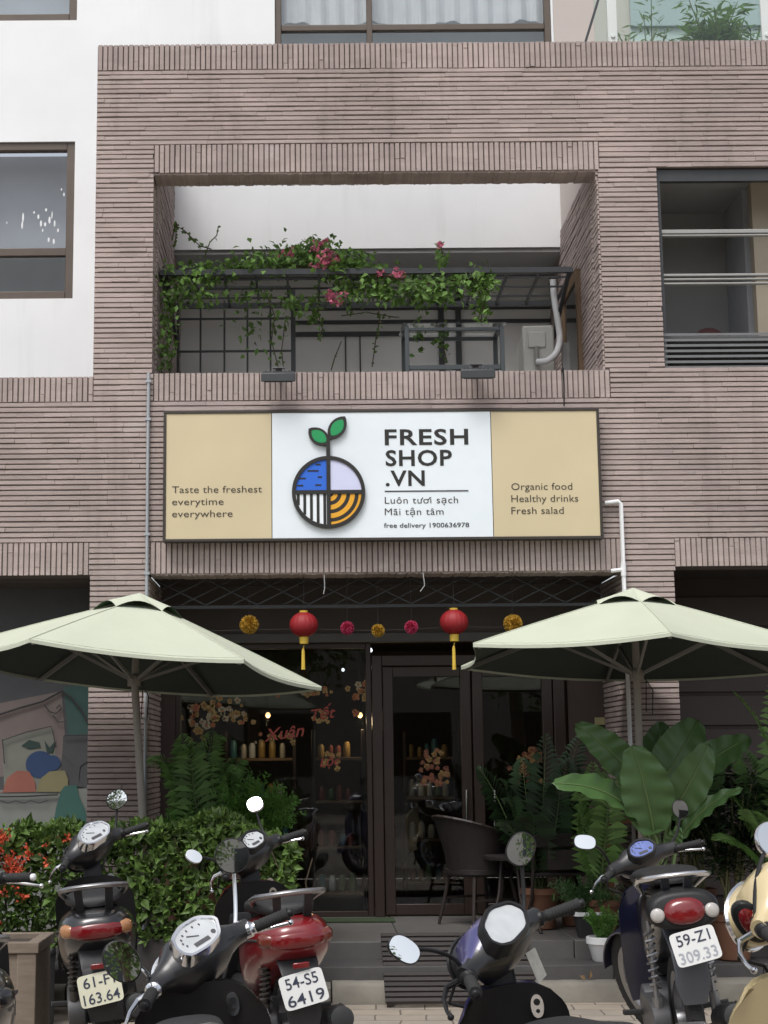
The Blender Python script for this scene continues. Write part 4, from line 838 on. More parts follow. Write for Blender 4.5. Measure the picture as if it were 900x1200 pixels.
# weathered wooden trough at the very left, nearer the viewer
q = at(42, 1104, 8.9); pg = M('weathered_wood', (.17, .135, .105), .85, var=.3, scale=9, stretch=(1, 1, 6), bump=.4, stain=.3)
o = thing('wooden_trough', 'weathered brown wooden planter trough at the left edge beside the black scooter', 'planter', (q.x-.6, 9.15, 0)); zt_ = q.z
t = MB(); t.bx(-.6, .6, -.25, .25, .0, zt_-.06); t.build('box', pg, o, bevel=.01)
t = MB(); t.bx(-.62, .62, -.27, -.21, zt_-.06, zt_); t.bx(-.62, .62, .21, .27, zt_-.06, zt_); t.bx(.55, .62, -.21, .21, zt_-.06, zt_); t.bx(-.62, -.55, -.21, .21, zt_-.06, zt_); t.bx(.50, .605, -.262, -.251, .02, zt_-.06); t.build('rim', pg, o, bevel=.008)
MB().bx(-.55, .55, -.21, .21, zt_-.06, zt_-.03).build('soil', soil, o)
q = at(60, 1108, 9.9); t = MB(); o = thing('concrete_block', 'grey concrete block standing between the wooden trough and the black scooter', 'block', (at(50, 1108, 9.95).x, 9.95, .0)); t.bx(-.09, .06, -.12, .12, 0, at(50, 1112, 9.95).z); t.build('block_body', stepm, o, bevel=.012)
t = MB(); t.bx(-.094, .064, -.124, .124, at(50, 1112, 9.95).z-.05, at(50, 1112, 9.95).z-.03); t.build('top_groove', blackp2, o)

def frond(mb, base, mid, tip, n, ln, wd, pr_, mi=0, mis=1, droop=.35, rach=.006):
    pts = []
    for i in range(n+1):
        u = i/n; pts.append(base*(1-u)**2+mid*2*u*(1-u)+tip*u*u)
    mb.tube(pts, [rach*(1.1-u/n) for u in range(n+1)], 5, mis)
    for i in range(int(n*.16), n+1):
        u = i/n; d = (pts[min(i+1, n)]-pts[max(i-1, 0)]).normalized(); s = d.cross(Vector((0, -.4, 1)))
        if s.length < .1: s = X.copy()
        s.normalize(); up = s.cross(d); L_ = ln*math.sin(math.pi*min(1, .12+.86*u)**.8)**.7
        for sg_ in (-1, 1):
            dd = (d*.75+s*sg_+up*.18).normalized(); a = pts[i]; b = a+dd*L_*.55; c = a+dd*L_+Vector((0, 0, -droop*L_*pr_.uniform(.6, 1.3))); wv = dd.cross(up).normalized()
            if abs(wv.dot(d)) < .2: wv = d
            w2 = wd/2
            mb.add([a, b+d*w2, c, b-d*w2], [(0, 1, 2), (0, 2, 3)], mi)
pr_ = random.Random(9)
def pot(o, r0, r1, h, mt, rim=.02, n=28, sq=False):
    t = MB()
    if sq:
        t.loft([selring((0, 0, z), X, Y, r, r, None, 12, 32) for r, z in ((r0, 0), (r1, h-.03), (r1+.008, h-.028), (r1+.008, h), (r1-.015, h), (r1-.02, h-.04))])
    else: t.lathe([(r0*.85, 0), (r0, .012), (r1*.97, h-.05), (r1, h-.05+.004), (r1+rim*.4, h-.045), (r1+rim*.4, h-.005), (r1, h), (r1-.015, h), (r1-.02, h-.04)], n=n)
    p_ = t.build('pot', mt, o); MB().lathe([(r1-.02, h-.045), (.001, h-.035)], n=n).build('soil', soil, o); return p_
def palm(name, lab, px, py, D, zb, fr, ln, wd, mt=None, group=None, potr=.14, poth=.28, potm=None, n=26, world_scale=1.):
    q = at(px, py, D); o = thing(name, lab, 'potted plant', (q.x, D, zb), group); pot(o, potr*.75, potr, poth, potm or terra)
    t = MB(); base = Vector((q.x, D, zb+poth-.03))
    for (tx, ty, td, bx_, bz_) in fr:
        tip = at(tx, ty, td); b0 = base+Vector((pr_.uniform(-.05, .05), pr_.uniform(-.05, .05), 0)); mid = b0.lerp(tip, .45)+Vector((bx_, 0, bz_)); frond(t, b0, mid, tip, n, ln, wd, pr_)
    t.build('fronds', [mt or palml, M('frond_stem', (.09, .14, .05), .5)], o, smooth=False, world=True); return o
def rp(lst, D): return [(a, b, D+c, d, e) for a, b, c, d, e in lst]
palm('areca_palm', 'feathery palm in front of the reveal left of the shop window behind the hedge', 234, 985, 11.5, ZP, rp([(176, 896, -.2, -.02, .62), (212, 862, -.1, .0, .45), (262, 868, -.05, -.06, .62), (278, 915, -.1, -.02, .66), (196, 905, .05, -.08, .7), (222, 880, -.15, -.06, .6), (248, 858, .15, .02, .4), (284, 890, .2, .06, .45)], 11.5), .20, .010, poth=.45, n=26)
palm('parlour_palm', 'dark palm with fine leaflets beside the glass door behind the rattan chairs', 632, 1010, 11.9, ZP, rp([(640, 862, 0, 0, .2), (590, 915, -.2, -.1, .35), (612, 890, .1, -.05, .3), (668, 890, .1, .05, .3), (680, 862, .2, .05, .3), (600, 935, -.3, -.15, .25), (655, 915, -.2, .1, .3), (560, 900, 0, -.1, .4), (690, 915, -.2, .1, .3), (596, 962, -.4, -.1, .25), (625, 955, -.5, .0, .3)], 11.9), .22, .022, leafd, poth=.3)
palm('fan_leaf_palm', 'bright green small palm behind the big leaved plant near the pillar', 700, 1000, 11.4, ZP, rp([(722, 880, -.2, .02, .25), (695, 895, 0, 0, .2), (680, 925, -.2, -.1, .2), (712, 930, -.3, .05, .2)], 11.4), .2, .022, palml, poth=.26)
palm('feather_palm', 'palm with an arching pale frond entering at the right edge', 925, 1000, 11.0, ZP, rp([(862, 812, -.4, .1, .5), (850, 930, -.2, -.15, .4), (870, 880, .2, -.1, .4), (905, 800, 0, 0, .3), (845, 985, -.4, -.15, .3), (960, 830, .1, .1, .3), (880, 950, -.5, -.1, .3), (900, 900, .1, .0, .3)], 11.0), .24, .02, palml)
# bamboo like clump in the terracotta pot on the right
def cane_clump(name, lab, px, py, D, zb, potr, poth, ncan, spread, hgt, nleaf, mt, seed, ln=.12, group=None, potm=terra):
    cr = random.Random(seed); q = at(px, py, D); o = thing(name, lab, 'potted plant', (q.x, D, zb), group); pot(o, potr*.78, potr, poth, potm)
    sm = MB(); lv = MB()
    for i in range(ncan):
        a = cr.uniform(0, 6.28); r_ = potr*.6*cr.random(); p = Vector((r_*math.cos(a), r_*math.sin(a), poth-.05)); dx, dy = cr.gauss(0, spread), cr.gauss(0, spread); h = hgt*cr.uniform(.6, 1.05); pts = [p]
        for k_ in range(1, 7): u = k_/6; pts.append(p+Vector((dx*u**1.6, dy*u**1.6, h*u)))
        sm.tube(pts, [.008, .0075, .007, .006, .005, .004, .003], 6)
        for k_ in range(nleaf):
            u = cr.uniform(.35, 1)**.7; s_ = min(5, int(u*6)); b_ = pts[s_].lerp(pts[s_+1], u*6-s_); d = (Vector((cr.gauss(0, 1), cr.gauss(0, 1), cr.uniform(-.3, .7)))).normalized()
            leaf(lv, b_+d*cr.uniform(0, .08), d, (Z+rv(cr)*.5).normalized(), ln*cr.uniform(.6, 1.3), ln*.2, fold=.1)
    sm.build('canes', M('cane', (.12, .12, .05), .5, var=.2), o); lv.build('leaves', mt, o, smooth=False); return o
cane_clump('bamboo_plant', 'thin caned leafy plant in a terracotta pot at the right beside the cream scooter', 860, 1122, 11.02, .228, .14, .31, 16, .13, .95, 60, leafd, 31)
cane_clump('dracaena_plant', 'dark bushy cane plant behind the dark blue motorbike against the right recess', 815, 1100, 11.5, ZP, .16, .32, 18, .22, 1.0, 70, leafd, 32, .15)
cane_clump('leafy_pot_plant', 'dark leafy plant at the right edge behind the cream scooter', 905, 1100, 11.2, ZP, .16, .32, 16, .2, .9, 70, leafd, 33, .14)
cane_clump('lady_palm', 'dense dark cane plant in the brown pot behind the rattan armchair', 674, 1086, 12.1, ZP, .12, .27, 14, .14, .75, 45, leafd, 34, .15)
# soft asparagus fern, left
def fluffy(name, lab, px, py, D, zb, r, h, n, mt, seed, potm, potr=.11, poth=.2, sq=False, ln=.05):
    fr_ = random.Random(seed); q = at(px, py, D); o = thing(name, lab, 'potted plant', (q.x, D, zb)); pot(o, potr*.7, potr, poth, potm, sq=sq); t = MB()
    for i in range(n):
        a = fr_.uniform(0, 6.28); rr_ = r*math.sqrt(fr_.random()); tip = Vector((rr_*math.cos(a), rr_*math.sin(a), poth+h*fr_.uniform(.45, 1)*(1-.45*(rr_/r)**2))); b_ = Vector((fr_.uniform(-.04, .04), fr_.uniform(-.04, .04), poth-.03)); mid = b_.lerp(tip, .5)+Vector((0, 0, h*.25)); m_ = 14; pts = [b_*(1-u/m_)**2+mid*2*(u/m_)*(1-u/m_)+tip*(u/m_)**2 for u in range(m_+1)]
        for u in range(2, m_+1):
            d = (pts[u]-pts[u-1]).normalized(); s = d.cross(rv(fr_)).normalized()
            for sg_ in (-1, 1): leaf(t, pts[u], (d*.6+s*sg_).normalized(), s.cross(d), ln*(1-.5*u/m_)*fr_.uniform(.7, 1.2), ln*.22, fold=.05)
        t.tube(pts[::3], .0025, 4)
    t.build('fronds', mt, o, smooth=False); return o
fluffy('asparagus_fern', 'fluffy green fern behind the hedge in front of the shop window', 294, 985, 11.4, ZP, .40, .58, 150, fernl, 41, terra, .15, .62, ln=.085)
fluffy('feathery_fern', 'small fluffy fern low beside the palm behind the hedge', 212, 985, 11.42, ZP, .2, .36, 70, fernl, 42, terra, .13, .6, ln=.07)
fluffy('pot_fern', 'small bright fern in a white round pot on the lower step', 707, 1121, 11.0, .228, .13, .24, 46, fernl, 43, white_plastic, .105, .165, ln=.04)
o = fluffy('square_pot_fern', 'drooping fern in a dark square pot with white rim at the porch edge', 688, 1099, 11.35, ZP, .30, .32, 50, M('fern_dull', (.045, .10, .03), .6, island=.3, transl=.2), 44, blackp2, .085, .175, True, ln=.06)
t = MB(); t.loft([selring((0, 0, z), X, Y, r, r, None, 12, 32) for r, z in ((.094, .150), (.099, .151), (.099, .178), (.070, .178))], cap=False); t.build('pot_rim', white_plastic, o)

# the broad leaved plant on the right
bl = at(780, 1090, 10.42); o = thing('broad_leaf_plant', 'tall plant with big banana like leaves in front of the right pillar below the umbrella', 'potted plant', (bl.x, 10.42, 0)); pot(o, .14, .19, .66, blackp2)
lv = MB(); sm = MB()
def big_leaf(tip, base, wpx, D0, D1, face=(0, -1, .35), curl=.10, twist=0., fold=.10):
    """blade between two measured ends, D0 at the base and D1 at the tip; wpx its full width"""
    a, b = at(*base, D0), at(*tip, D1); L_ = (b-a).length; wv = wpx/1835*(D0+D1)/2; nn = Vector(face).normalized(); d = (b-a).normalized(); nn = (nn-d*nn.dot(d)).normalized(); n = 56; k_ = 10; rows = []
    for i in range(n+1):
        u = i/n; c = a.lerp(b, u)+nn*(curl*4*u*(1-u)*L_)-nn*(u**3*curl*.8*L_); dd = d; s = dd.cross(nn).normalized()
        hw = wv/2*(math.sin(math.pi*(u*.93+.035)**.85)**.62)*(1 if u < .97 else .55) if 0 < u < 1 else wv*.01
        tw_ = twist*u; s = s*math.cos(tw_)+nn*math.sin(tw_); row = []
        for j in range(-k_//2, k_//2+1):
            x = j/(k_/2); row.append(c+s*hw*x+nn*(fold*wv*(abs(x)**1.3)*(1-.9*u**4)+.012*math.sin(u*31+x*3+D0*7)*abs(x)+.0022*math.sin(u*150-abs(x)*14)*min(1, abs(x)*4)))
        rows.append(row)
    lv.loft(rows, cap=False, closed=False)
    rb = [a.lerp(b, i/n)+nn*(curl*4*(i/n)*(1-i/n)*L_)-nn*((i/n)**3*curl*.8*L_)+nn*.004 for i in range(n+1)]
    lv.tube(rb, [.007*(1-.85*i/n)+.001 for i in range(n+1)], 5, 1)
    pb = Vector((bl.x+pr_.uniform(-.07, .07), 10.42+pr_.uniform(-.06, .06), .6)); mid = pb.lerp(a, .6)+Vector((0, 0, .12)); pts = [pb*(1-u/8)**2+mid*2*(u/8)*(1-u/8)+a*(u/8)**2 for u in range(9)]
    sm.tube(pts, [.016-.001*u for u in range(9)], 7)
big_leaf((677, 848), (744, 912), 40, 10.6, 10.45, (-.35, -1, .5), .10)
big_leaf((655, 911), (748, 966), 46, 10.45, 10.1, (-.1, -.8, .8), .12)
big_leaf((742, 874), (766, 975), 62, 10.4, 10.25, (.05, -1, .25), .05, .1)
big_leaf((819, 843), (768, 930), 58, 10.75, 10.85, (.1, -1, .3), .06)
big_leaf((778, 845), (752, 925), 40, 10.95, 11.05, (-.1, -.6, -.3), .04)
big_leaf((832, 872), (783, 958), 46, 10.5, 10.4, (.25, -1, .3), .07)
big_leaf((879, 862), (800, 918), 40, 10.8, 10.75, (.2, -.9, .75), .09)
big_leaf((866, 920), (796, 985), 24, 10.5, 10.35, (-.5, -.6, .6), .10)
big_leaf((852, 905), (790, 930), 44, 11.0, 11.1, (.2, -.7, -.4), .07)
big_leaf((796, 970), (784, 992), 20, 10.35, 10.25, (.2, -1, .4), .05)
lv.build('leaves', [leafb, midrib], o, world=True, ang=60); sm.build('stalks', M('stalk', (.10, .15, .05), .5, var=.2), o, world=True)
# plants on the roof terrace
cane_clump('terrace_bush', 'bushy green plant with yellow flowers on the terrace behind the glass balustrade', 838, 60, 12.6, 6.7, .18, .3, 26, .16, .95, 80, M('terrace_leaf', (.17, .27, .07), .5, island=.4, transl=.3), 51, .13)
cane_clump('terrace_shrub', 'thin spreading shrub left of the bushy plant on the roof terrace', 762, 60, 12.6, 6.7, .15, .3, 10, .28, .95, 30, M('terrace_leaf2', (.20, .28, .12), .5, island=.4, transl=.3), 52, .11)
cane_clump('terrace_creeper', 'sparse plant at the right end of the roof terrace beside the balustrade post', 875, 60, 12.6, 6.7, .15, .3, 8, .16, .75, 24, MATS['terrace_leaf2'], 53, .12)
# fallen leaf at the kerb
o_ = at(690, 1147, 10.76); t = MB(); leaf(t, Vector((o_.x, 10.77, .143)), Vector((.3, -.2, .9)), Vector((.5, -1, 0)), .06, .035); leaf(t, Vector((o_.x-.02, 10.76, .143)), Vector((-.7, -.2, .5)), Vector((0, -1, .5)), .05, .03); tag(t.build('dry_leaf', M('dry_leaf_brown', (.22, .14, .07), .8), smooth=False), 'curled brown dry leaf lying on the kerb right of the slatted ramp', 'leaf')

# ------------------------------------------------------------------ chairs, stand, ramp
rat = M('rattan', (.020, .014, .012), .55, var=.25, scale=30); rw_ = M('rattan_weave', (.016, .012, .011), .6, var=.3, scale=90, stretch=(1, 1, .15), bump=.8, bscale=150); rleg = M('chair_leg', (.03, .022, .019), .5, var=.2)
def rattan_chair(lab, x, y, rz, hb=.84, wt=.31):
    """tub chair: woven shell wraps back and sides, four splayed legs; front is +y"""
    o = thing('rattan_chair', lab, 'chair', (x, y, ZP), 'dark rattan chairs on the porch', (0, 0, rz)); zs = .42
    t = MB(); outer, inner = [], []; n = 18
    for i in range(n+1):
        a = R(200+ (340-200)*i/n) if False else R(155+230*i/n); k_ = abs((i/n)*2-1); top = hb-.16*k_**1.6
        col_ = []
        for z, r_ in ((zs-.02, .225), (zs+.12, .245), (top-.02, .27+.05*(1-k_)), (top, .278+.05*(1-k_))): col_.append(Vector((wt/.30*r_*math.cos(a), r_*1.0*math.sin(a)-.02-.05*(1-k_)*(z-zs), z)))
        ins = [Vector((p.x*.93, (p.y+.02)*.93-.02, p.z)) for p in col_[::-1]]
        outer.append(col_+ins)
    t.loft(outer); t.build('backrest', rw_, o, ang=60)
    MB().loft([selring((0, -.01, z), X, Y, a, b, None, 3, 28) for a, b, z in ((.215, .215, zs-.05), (.235, .235, zs-.03), (.235, .235, zs), (.20, .20, zs+.012))]).build('seat', rw_, o)
    t = MB(); 
    for i in range(n): t.tube([outer[i][3]*1.0, outer[i+1][3]*1.0], .013, 6)
    t.build('rim', rat, o)
    for sx in (-1, 1):
        for sy in (-1, 1): MB().tube([(.17*sx, .16*sy, zs-.03), (.2*sx, .19*sy, .2), (.235*sx, .225*sy, 0)], [.015, .014, .012], 8).build('leg', rleg, o)
    t = MB(); t.bar((-.2, -.19, .2), (-.2, .19, .2), .012, .018); t.bar((.2, -.19, .2), (.2, .19, .2), .012, .018); t.build('stretcher', rleg, o)
    return o
q = at(563, 1065, 12.2); rattan_chair('dark rattan tub chair with its rounded back in front of the glass door', q.x, 12.2, R(-62), .82)
# folding armchair with flat woven back
q = at(664, 1090, 11.7); o = thing('woven_armchair', 'dark woven armchair with a straight flat back and crossed legs facing the tub chair', 'chair', (q.x, 11.7, ZP), 'dark rattan chairs on the porch', (0, 0, R(12)))
t = MB(); t.bx(-.25, .25, -.03, .02, .60, .70); t.build('top_roll', rw_, o, bevel=.015); MB().bx(-.13, .23, -.018, .01, .44, .585).build('backrest', M('vertical_weave', (.03, .023, .021), .6, var=.35, scale=60, stretch=(3, 3, .05), bump=.8, bscale=120), o, bevel=.004)
MB().bx(-.24, .24, .02, .42, .39, .42).build('seat', rw_, o, bevel=.01)
for sx in (-.24, .24):
    MB().tube([(sx, -.005, .62), (sx*.98, .02, .42), (sx*.9, .12, .22), (sx*.95, .28, 0)], .014, 8).build('leg', rleg, o); MB().tube([(sx*.9, .40, .41), (sx*.86, .2, .2), (sx*.93, -.08, 0)], .014, 8).build('leg', rleg, o)
    MB().tube([(sx, -.0, .62), (sx*1.05, .2, .62), (sx*1.05, .38, .60), (sx, .41, .41)], .015, 8).build('armrest', rat, o)
q = at(612, 1092, 10.95); o = thing('side_table', 'small dark woven table standing between the two rattan chairs', 'table', (q.x+.06, 12.0, ZP))
MB().lathe([(.02, .50), (.215, .50), (.22, .515), (.22, .53), (.2, .54)], n=28).build('table_top', rw_, o)
for a in (30, 120, 210, 300): MB().tube([(.08*math.cos(R(a)), .08*math.sin(R(a)), .5), (.11*math.cos(R(a)), .11*math.sin(R(a)), .25), (.19*math.cos(R(a)), .19*math.sin(R(a)), 0)], .013, 8).build('leg', rleg, o)
# wooden stand behind the big plant
q = at(739, 1040, 11.55); ow = M('orange_wood', (.20, .085, .04), .6, var=.25, scale=8, stretch=(5, 5, .6)); o = thing('plant_stand', 'orange brown wooden stand behind the big leaved plant by the right pillar', 'stand', (q.x, 11.55, ZP))
zt_ = at(739, 960, 11.55).z-ZP
for sx in (-.16, .12):
    for sy in (0, .28): MB().bx(sx, sx+.045, sy, sy+.045, 0, zt_).build('leg', ow, o, bevel=.004)
for z in (zt_-.03, zt_-.36, zt_-.62): MB().bx(-.18, .19, -.02, .345, z, z+.035).build('shelf_board', ow, o, bevel=.004)
# slatted ramp over the steps
x0, x1 = at(449, 1140, 10.85).x, at(624, 1140, 10.85).x
o = thing('slatted_ramp', 'dark slatted wooden ramp leaning over the steps in front of the doors', 'ramp', (x0, 10.56, .0)); rl = Vector((0, 11.2-10.56, .375)); rlen = rl.length; rd = rl.normalized(); rn = Vector((0, -rd.z, rd.y)); slm = M('ramp_slat', (.040, .034, .032), .7, var=.3, scale=14, island=.2, stretch=(.4, 3, 3), bump=.3)
t = MB(); ns = 14; wr = x1-x0
for i in range(ns):
    a = rd*(rlen*(i+.14)/ns); b = rd*(rlen*(i+.80)/ns); up = rn*.016
    t.add([Vector((0, 0, .004))+a+rn*.02, Vector((wr, 0, .004))+a+rn*.02, Vector((wr, 0, .004))+b+rn*.02, Vector((0, 0, .004))+b+rn*.02, Vector((0, 0, .004))+a+rn*.042, Vector((wr, 0, .004))+a+rn*.042, Vector((wr, 0, .004))+b+rn*.042, Vector((0, 0, .004))+b+rn*.042], [(3, 2, 1, 0), (4, 5, 6, 7), (0, 1, 5, 4), (1, 2, 6, 5), (2, 3, 7, 6), (3, 0, 4, 7)])
t.build('slats', slm, o, bevel=.003)
t = MB()
for xx in (.03, wr/2, wr-.03): t.bar(Vector((xx, 0, .014)), Vector((xx, 0, .004))+rd*rlen*.985+rn*.008, .04, .022)
t.build('bearers', slm, o)
t = MB(); q = at(430, 1077, 12.3); t.bx(-.62, .25, -.16, .12, 0, .012); dm = t.build('door_mat', M('mat_green', (.03, .05, .022), .95, var=.3, bump=.6, bscale=200), bevel=.003); dm.location = (at(425, 1077, 12.6).x, 12.6, ZP+.002); tag(dm, 'dark green door mat on the porch left of the glass door', 'mat')

# ------------------------------------------------------------------ scooters
def paint(name, col, rough=.28): return M(name, col, rough, var=.05, coat=.7, scale=4, spec=.5)
pblack = paint('paint_black', (.010, .010, .011)); pred = paint('paint_red', (.17, .007, .010)); ppurple = paint('paint_purple', (.05, .048, .15)); pblue = paint('paint_night_blue', (.008, .010, .035)); pcream = paint('paint_cream', (.56, .46, .26)); pgrey = paint('paint_dark_grey', (.025, .025, .028))
lensr = M('lens_red', (.15, .006, .008), .12, coat=.5, var=.25, scale=60); lensa = M('lens_amber', (.36, .17, .075), .15, coat=.5, var=.2, scale=60); lensw = M('lens_clear', (.42, .40, .38), .12, coat=.6, var=.2, scale=50)
cowlm = M('cowl_black', (.013, .013, .014), .36, var=.15, scale=20, coat=.25); seatm = M('seat_vinyl', (.011, .011, .012), .55, bump=.3, bscale=200); gface_sky = M('gauge_glass', (.47, .49, .50), .07, coat=1., var=.3, scale=14); gblue = M('gauge_blue', (.12, .16, .40), .1, coat=1., var=.5, scale=40); gmark = M('gauge_mark', (.06, .06, .065), .5)  # gauge_glass: the sky's reflection is put into its pale, uneven base colour
platew = M('plate_white', (.62, .63, .62), .45, var=.06); platey = M('plate_yellowed', (.56, .55, .42), .45, var=.08); pink_ = M('plate_ink', (.02, .025, .05), .5); plight = M('plate_ink_worn', (.30, .32, .36), .5)
HEX = [(-1, -.28), (-.72, .55), (.05, 1), (.82, .62), (1, -.1), (.55, -.85), (-.45, -1), (-.85, -.75)]
PENT = [(-1, -.1), (-.82, .62), (-.3, .98), (.45, .98), (1, .3), (.62, -.7), (0, -.98), (-.75, -.95), (-.95, -.6)]
def chaikin(p, n=2):
    for _ in range(n):
        q = []
        for i in range(len(p)):
            a, b = Vector(p[i]), Vector(p[(i+1) % len(p)]); q += [a*.84+b*.16, a*.16+b*.84]
        p = q
    return p
def scooter(label, loc, heading, lean, steer, o_, scale=1.05):
    """step through scooter, rear axle at the origin, front towards +y; o_ holds the look of this one"""
    body, trim = o_['body'], o_.get('trim', blackp2); cub = o_.get('cub', False); up = o_.get('up', 0.)
    root = thing('scooter', label, 'scooter', loc, 'parked scooters', (0, R(lean), R(heading)), scale); dzb = o_.get('dz', -.04)
    rake = R(25); A = Vector((0, .90, .97+dzb)); ax = Vector((0, -math.sin(rake), math.cos(rake))); RM = Matrix.Rotation(R(steer), 3, ax)
    def ST(v): return A+RM @ (v-A)
    def W(name, rad, wd, y, steered=False, mt_rim=steel):
        def fn(t): return t.xf(ST) if steered else t
        rt = bpy.data.objects.new(name, None); COL.objects.link(rt); rt.parent = root
        t = MB(); t.lathe([(rad*.72, -wd*.35), (rad*.86, -wd*.5), (rad*.97, -wd*.36), (rad, -wd*.12), (rad, wd*.12), (rad*.97, wd*.36), (rad*.86, wd*.5), (rad*.72, wd*.35)], (0, y, rad), X, 36, cap=False)
        for i in range(40):
            a = 2*math.pi*i/40; c = Vector((0, y+rad*math.cos(a), rad+rad*math.sin(a))); tg = Vector((0, -math.sin(a), math.cos(a))); t.bar(c-X*wd*.3-tg*.006, c+X*wd*.3+tg*.006, .008, .006, up=c-Vector((0, y, rad)))
        fn(t).build('tyre', rubber, rt)
        t = MB(); t.lathe([(rad*.60, -wd*.36), (rad*.74, -wd*.4), (rad*.74, wd*.4), (rad*.60, wd*.36), (rad*.60, -wd*.36)], (0, y, rad), X, 32, cap=False); t.lathe([(.045, -.05), (.05, -.03), (.05, .03), (.045, .05)], (0, y, rad), X, 16)
        for i in range(5): a = 2*math.pi*i/5; t.bar((0, y+.04*math.cos(a), rad+.04*math.sin(a)), (0, y+rad*.66*math.cos(a), rad+rad*.66*math.sin(a)), .03, .022, up=(1, 0, 0))
        fn(t).build('rim', mt_rim, rt)
    W('rear_wheel', .25 if not cub else .28, .10 if not cub else .08, 0); W('front_wheel', .25 if not cub else .28, .09 if not cub else .075, 1.22, True)
    # tail body and seat
    if not cub: sec = [(-.33, .055, .70, .655), (-.315, .09, .725, .62), (-.27, .135, .745, .585), (-.16, .165, .76, .54), (.02, .18, .755, .47), (.22, .18, .735, .40), (.42, .155, .70, .34), (.58, .12, .64, .30)]
    else: sec = [(-.36, .05, .70, .655), (-.345, .085, .725, .62), (-.30, .115, .745, .60), (-.16, .12, .75, .58), (.02, .12, .745, .54), (.22, .115, .73, .46), (.42, .10, .68, .36), (.58, .08, .58, .30)]
    t = MB(); t.loft([selring((0, y, (zt+zb)/2+up), X, Z, hw, (zt-zb)/2, None, 2.7, 28) for y, hw, zt, zb in sec]); tb = t.build('tail_body', body if not cub else pblack, root, ang=60)
    if not cub:
        for s in (-1, 1):
            t = MB(); t.tube([(s*.125, -.29, .665+up), (s*.168, -.16, .665+up), (s*.184, .02, .645+up), (s*.184, .25, .60+up)], .006, 6); t.build('body_seam', blackp2, tb)
    t = MB(); t.loft([selring((0, y, z+up), X, Z, hw, h, None, 2.6, 28) for y, hw, z, h in ((-.20, .06, .775, .015), (-.17, .105, .78, .03), (-.02, .135, .785, .04), (.18, .135, .775, .038), (.34, .125, .755, .035), (.5, .10, .745, .036), (.60, .06, .73, .028), (.635, .02, .715, .012))]); t.build('seat', seatm, root, ang=60)
    # grab rail
    t = MB(); gm = o_.get('rail', steel); rz_ = .80+up-(.055 if cub else 0)
    t.tube([(-.115, .06, rz_-.03), (-.145, -.06, rz_+.02), (-.145, -.20, rz_+.045), (-.105, -.285, rz_+.055), (-.04, -.31, rz_+.06), (.04, -.31, rz_+.06), (.105, -.285, rz_+.055), (.145, -.20, rz_+.045), (.145, -.06, rz_+.02), (.115, .06, rz_-.03)], [.010]+[.0165]*8+[.010], 10, flat=.75); t.build('grab_rail', gm, root)
    t = MB()
    for s in (-.07, .07) if not cub else (-.05, .05): t.bar((s, -.28, rz_+.05), (s*.9, -.2, .72+up), .035, .014)
    t.build('rail_bracket', trim, root)
    # tail lamp
    lz = .665+up
    if not cub:
        t = MB(); t.loft([selring((0, y, lz+dz), X, Z, hw, hh, None, 3, 26) for y, hw, hh, dz in ((-.19, .158, .03, 0), (-.285, .128, .040, 0), (-.318, .10, .038, 0), (-.338, .06, .028, 0))]); t.build('tail_lamp', lensr, root, ang=70)
        for s in (-1, 1):
            t = MB(); t.loft([selring((s*x, y, lz+.004), (.8, s*.35, 0), Z, hw, hh, None, 2.4, 20) for x, y, hw, hh in ((.120, -.23, .045, .030), (.128, -.262, .045, .032), (.125, -.287, .036, .026), (.12, -.298, .016, .012))]); t.build('indicator', o_.get('ind', lensa), root, ang=70)
    else:
        t = MB(); t.loft([selring((0, y, lz), X, Vector((0, .2, 1)), hw, hh, None, 2.6, 28) for y, hw, hh in ((-.28, .150, .082), (-.345, .148, .080), (-.362, .135, .070), (-.366, .12, .058))]); hs = t.build('lamp_housing', blackp, root, ang=60)
        t = MB(); t.loft([selring((0, y, lz-.004), X, Vector((0, .2, 1)), hw, hh, None, 2.3, 26) for y, hw, hh in ((-.355, .088, .056), (-.378, .082, .052), (-.388, .052, .032))]); t.build('tail_lamp', lensr, root, ang=70)
        for s in (-1, 1):
            t = MB(); t.lathe([(.030, 0), (.030, .012), (.02, .02)], (s*.112, -.362, lz-.012), (s*.15, -1, .1), 18); t.build('indicator', lensw, root, ang=60)
    # number plate on its hanger
    ph = o_.get('plate_z', .47)+up; py_ = -.345 if not cub else -.40; tl = R(16); uz = Vector((0, math.sin(tl)*.9, math.cos(tl))).normalized(); pu = Vector((math.cos(R(o_.get('plate_rot', 0))), 0, math.sin(R(o_.get('plate_rot', 0))))); pv = (uz-pu*uz.dot(pu)).normalized(); pn = pu.cross(pv)
    t = MB(); t.loft([selring((0, y, z+up), X, Vector((0, .5, .8)), hw, th, None, 3.5, 20) for y, z, hw, th in ((-.20, .60, .09, .03), (-.27, .56, .085, .022), (-.315, .50, .075, .016), (-.32, .42, .07, .014), (-.315, .36, .075, .012), (-.30, .28, .05, .010))]); t.build('mudguard', trim, root, ang=60)
    c = Vector((o_.get('plate_x', 0), py_, ph)); t = MB(); t.prism(selring(c, pu, pv, .095, .070, None, 9, 36), pn*-.003); pl = t.build('license_plate', o_.get('plate', platew), root)
    if o_.get('text'):
        t = MB(); l1, l2 = o_['text']; text_mb(t, l1, c+pv*.012-pu*.070+pn*.001, pu, pv, width=.140, height=.047, bold=.006, extrude=.001); text_mb(t, l2, c-pv*.058-pu*.080+pn*.001, pu, pv, width=.160, height=.047, bold=.006, extrude=.001, mi=1)
        t.build('lettering', [pink_, o_.get('ink2', pink_)], pl, smooth=False)
    t = MB(); t.bx(-.035, .035, -.34, -.325, ph+.082, ph+.106); t.build('reflector', lensr, root, bevel=.004)
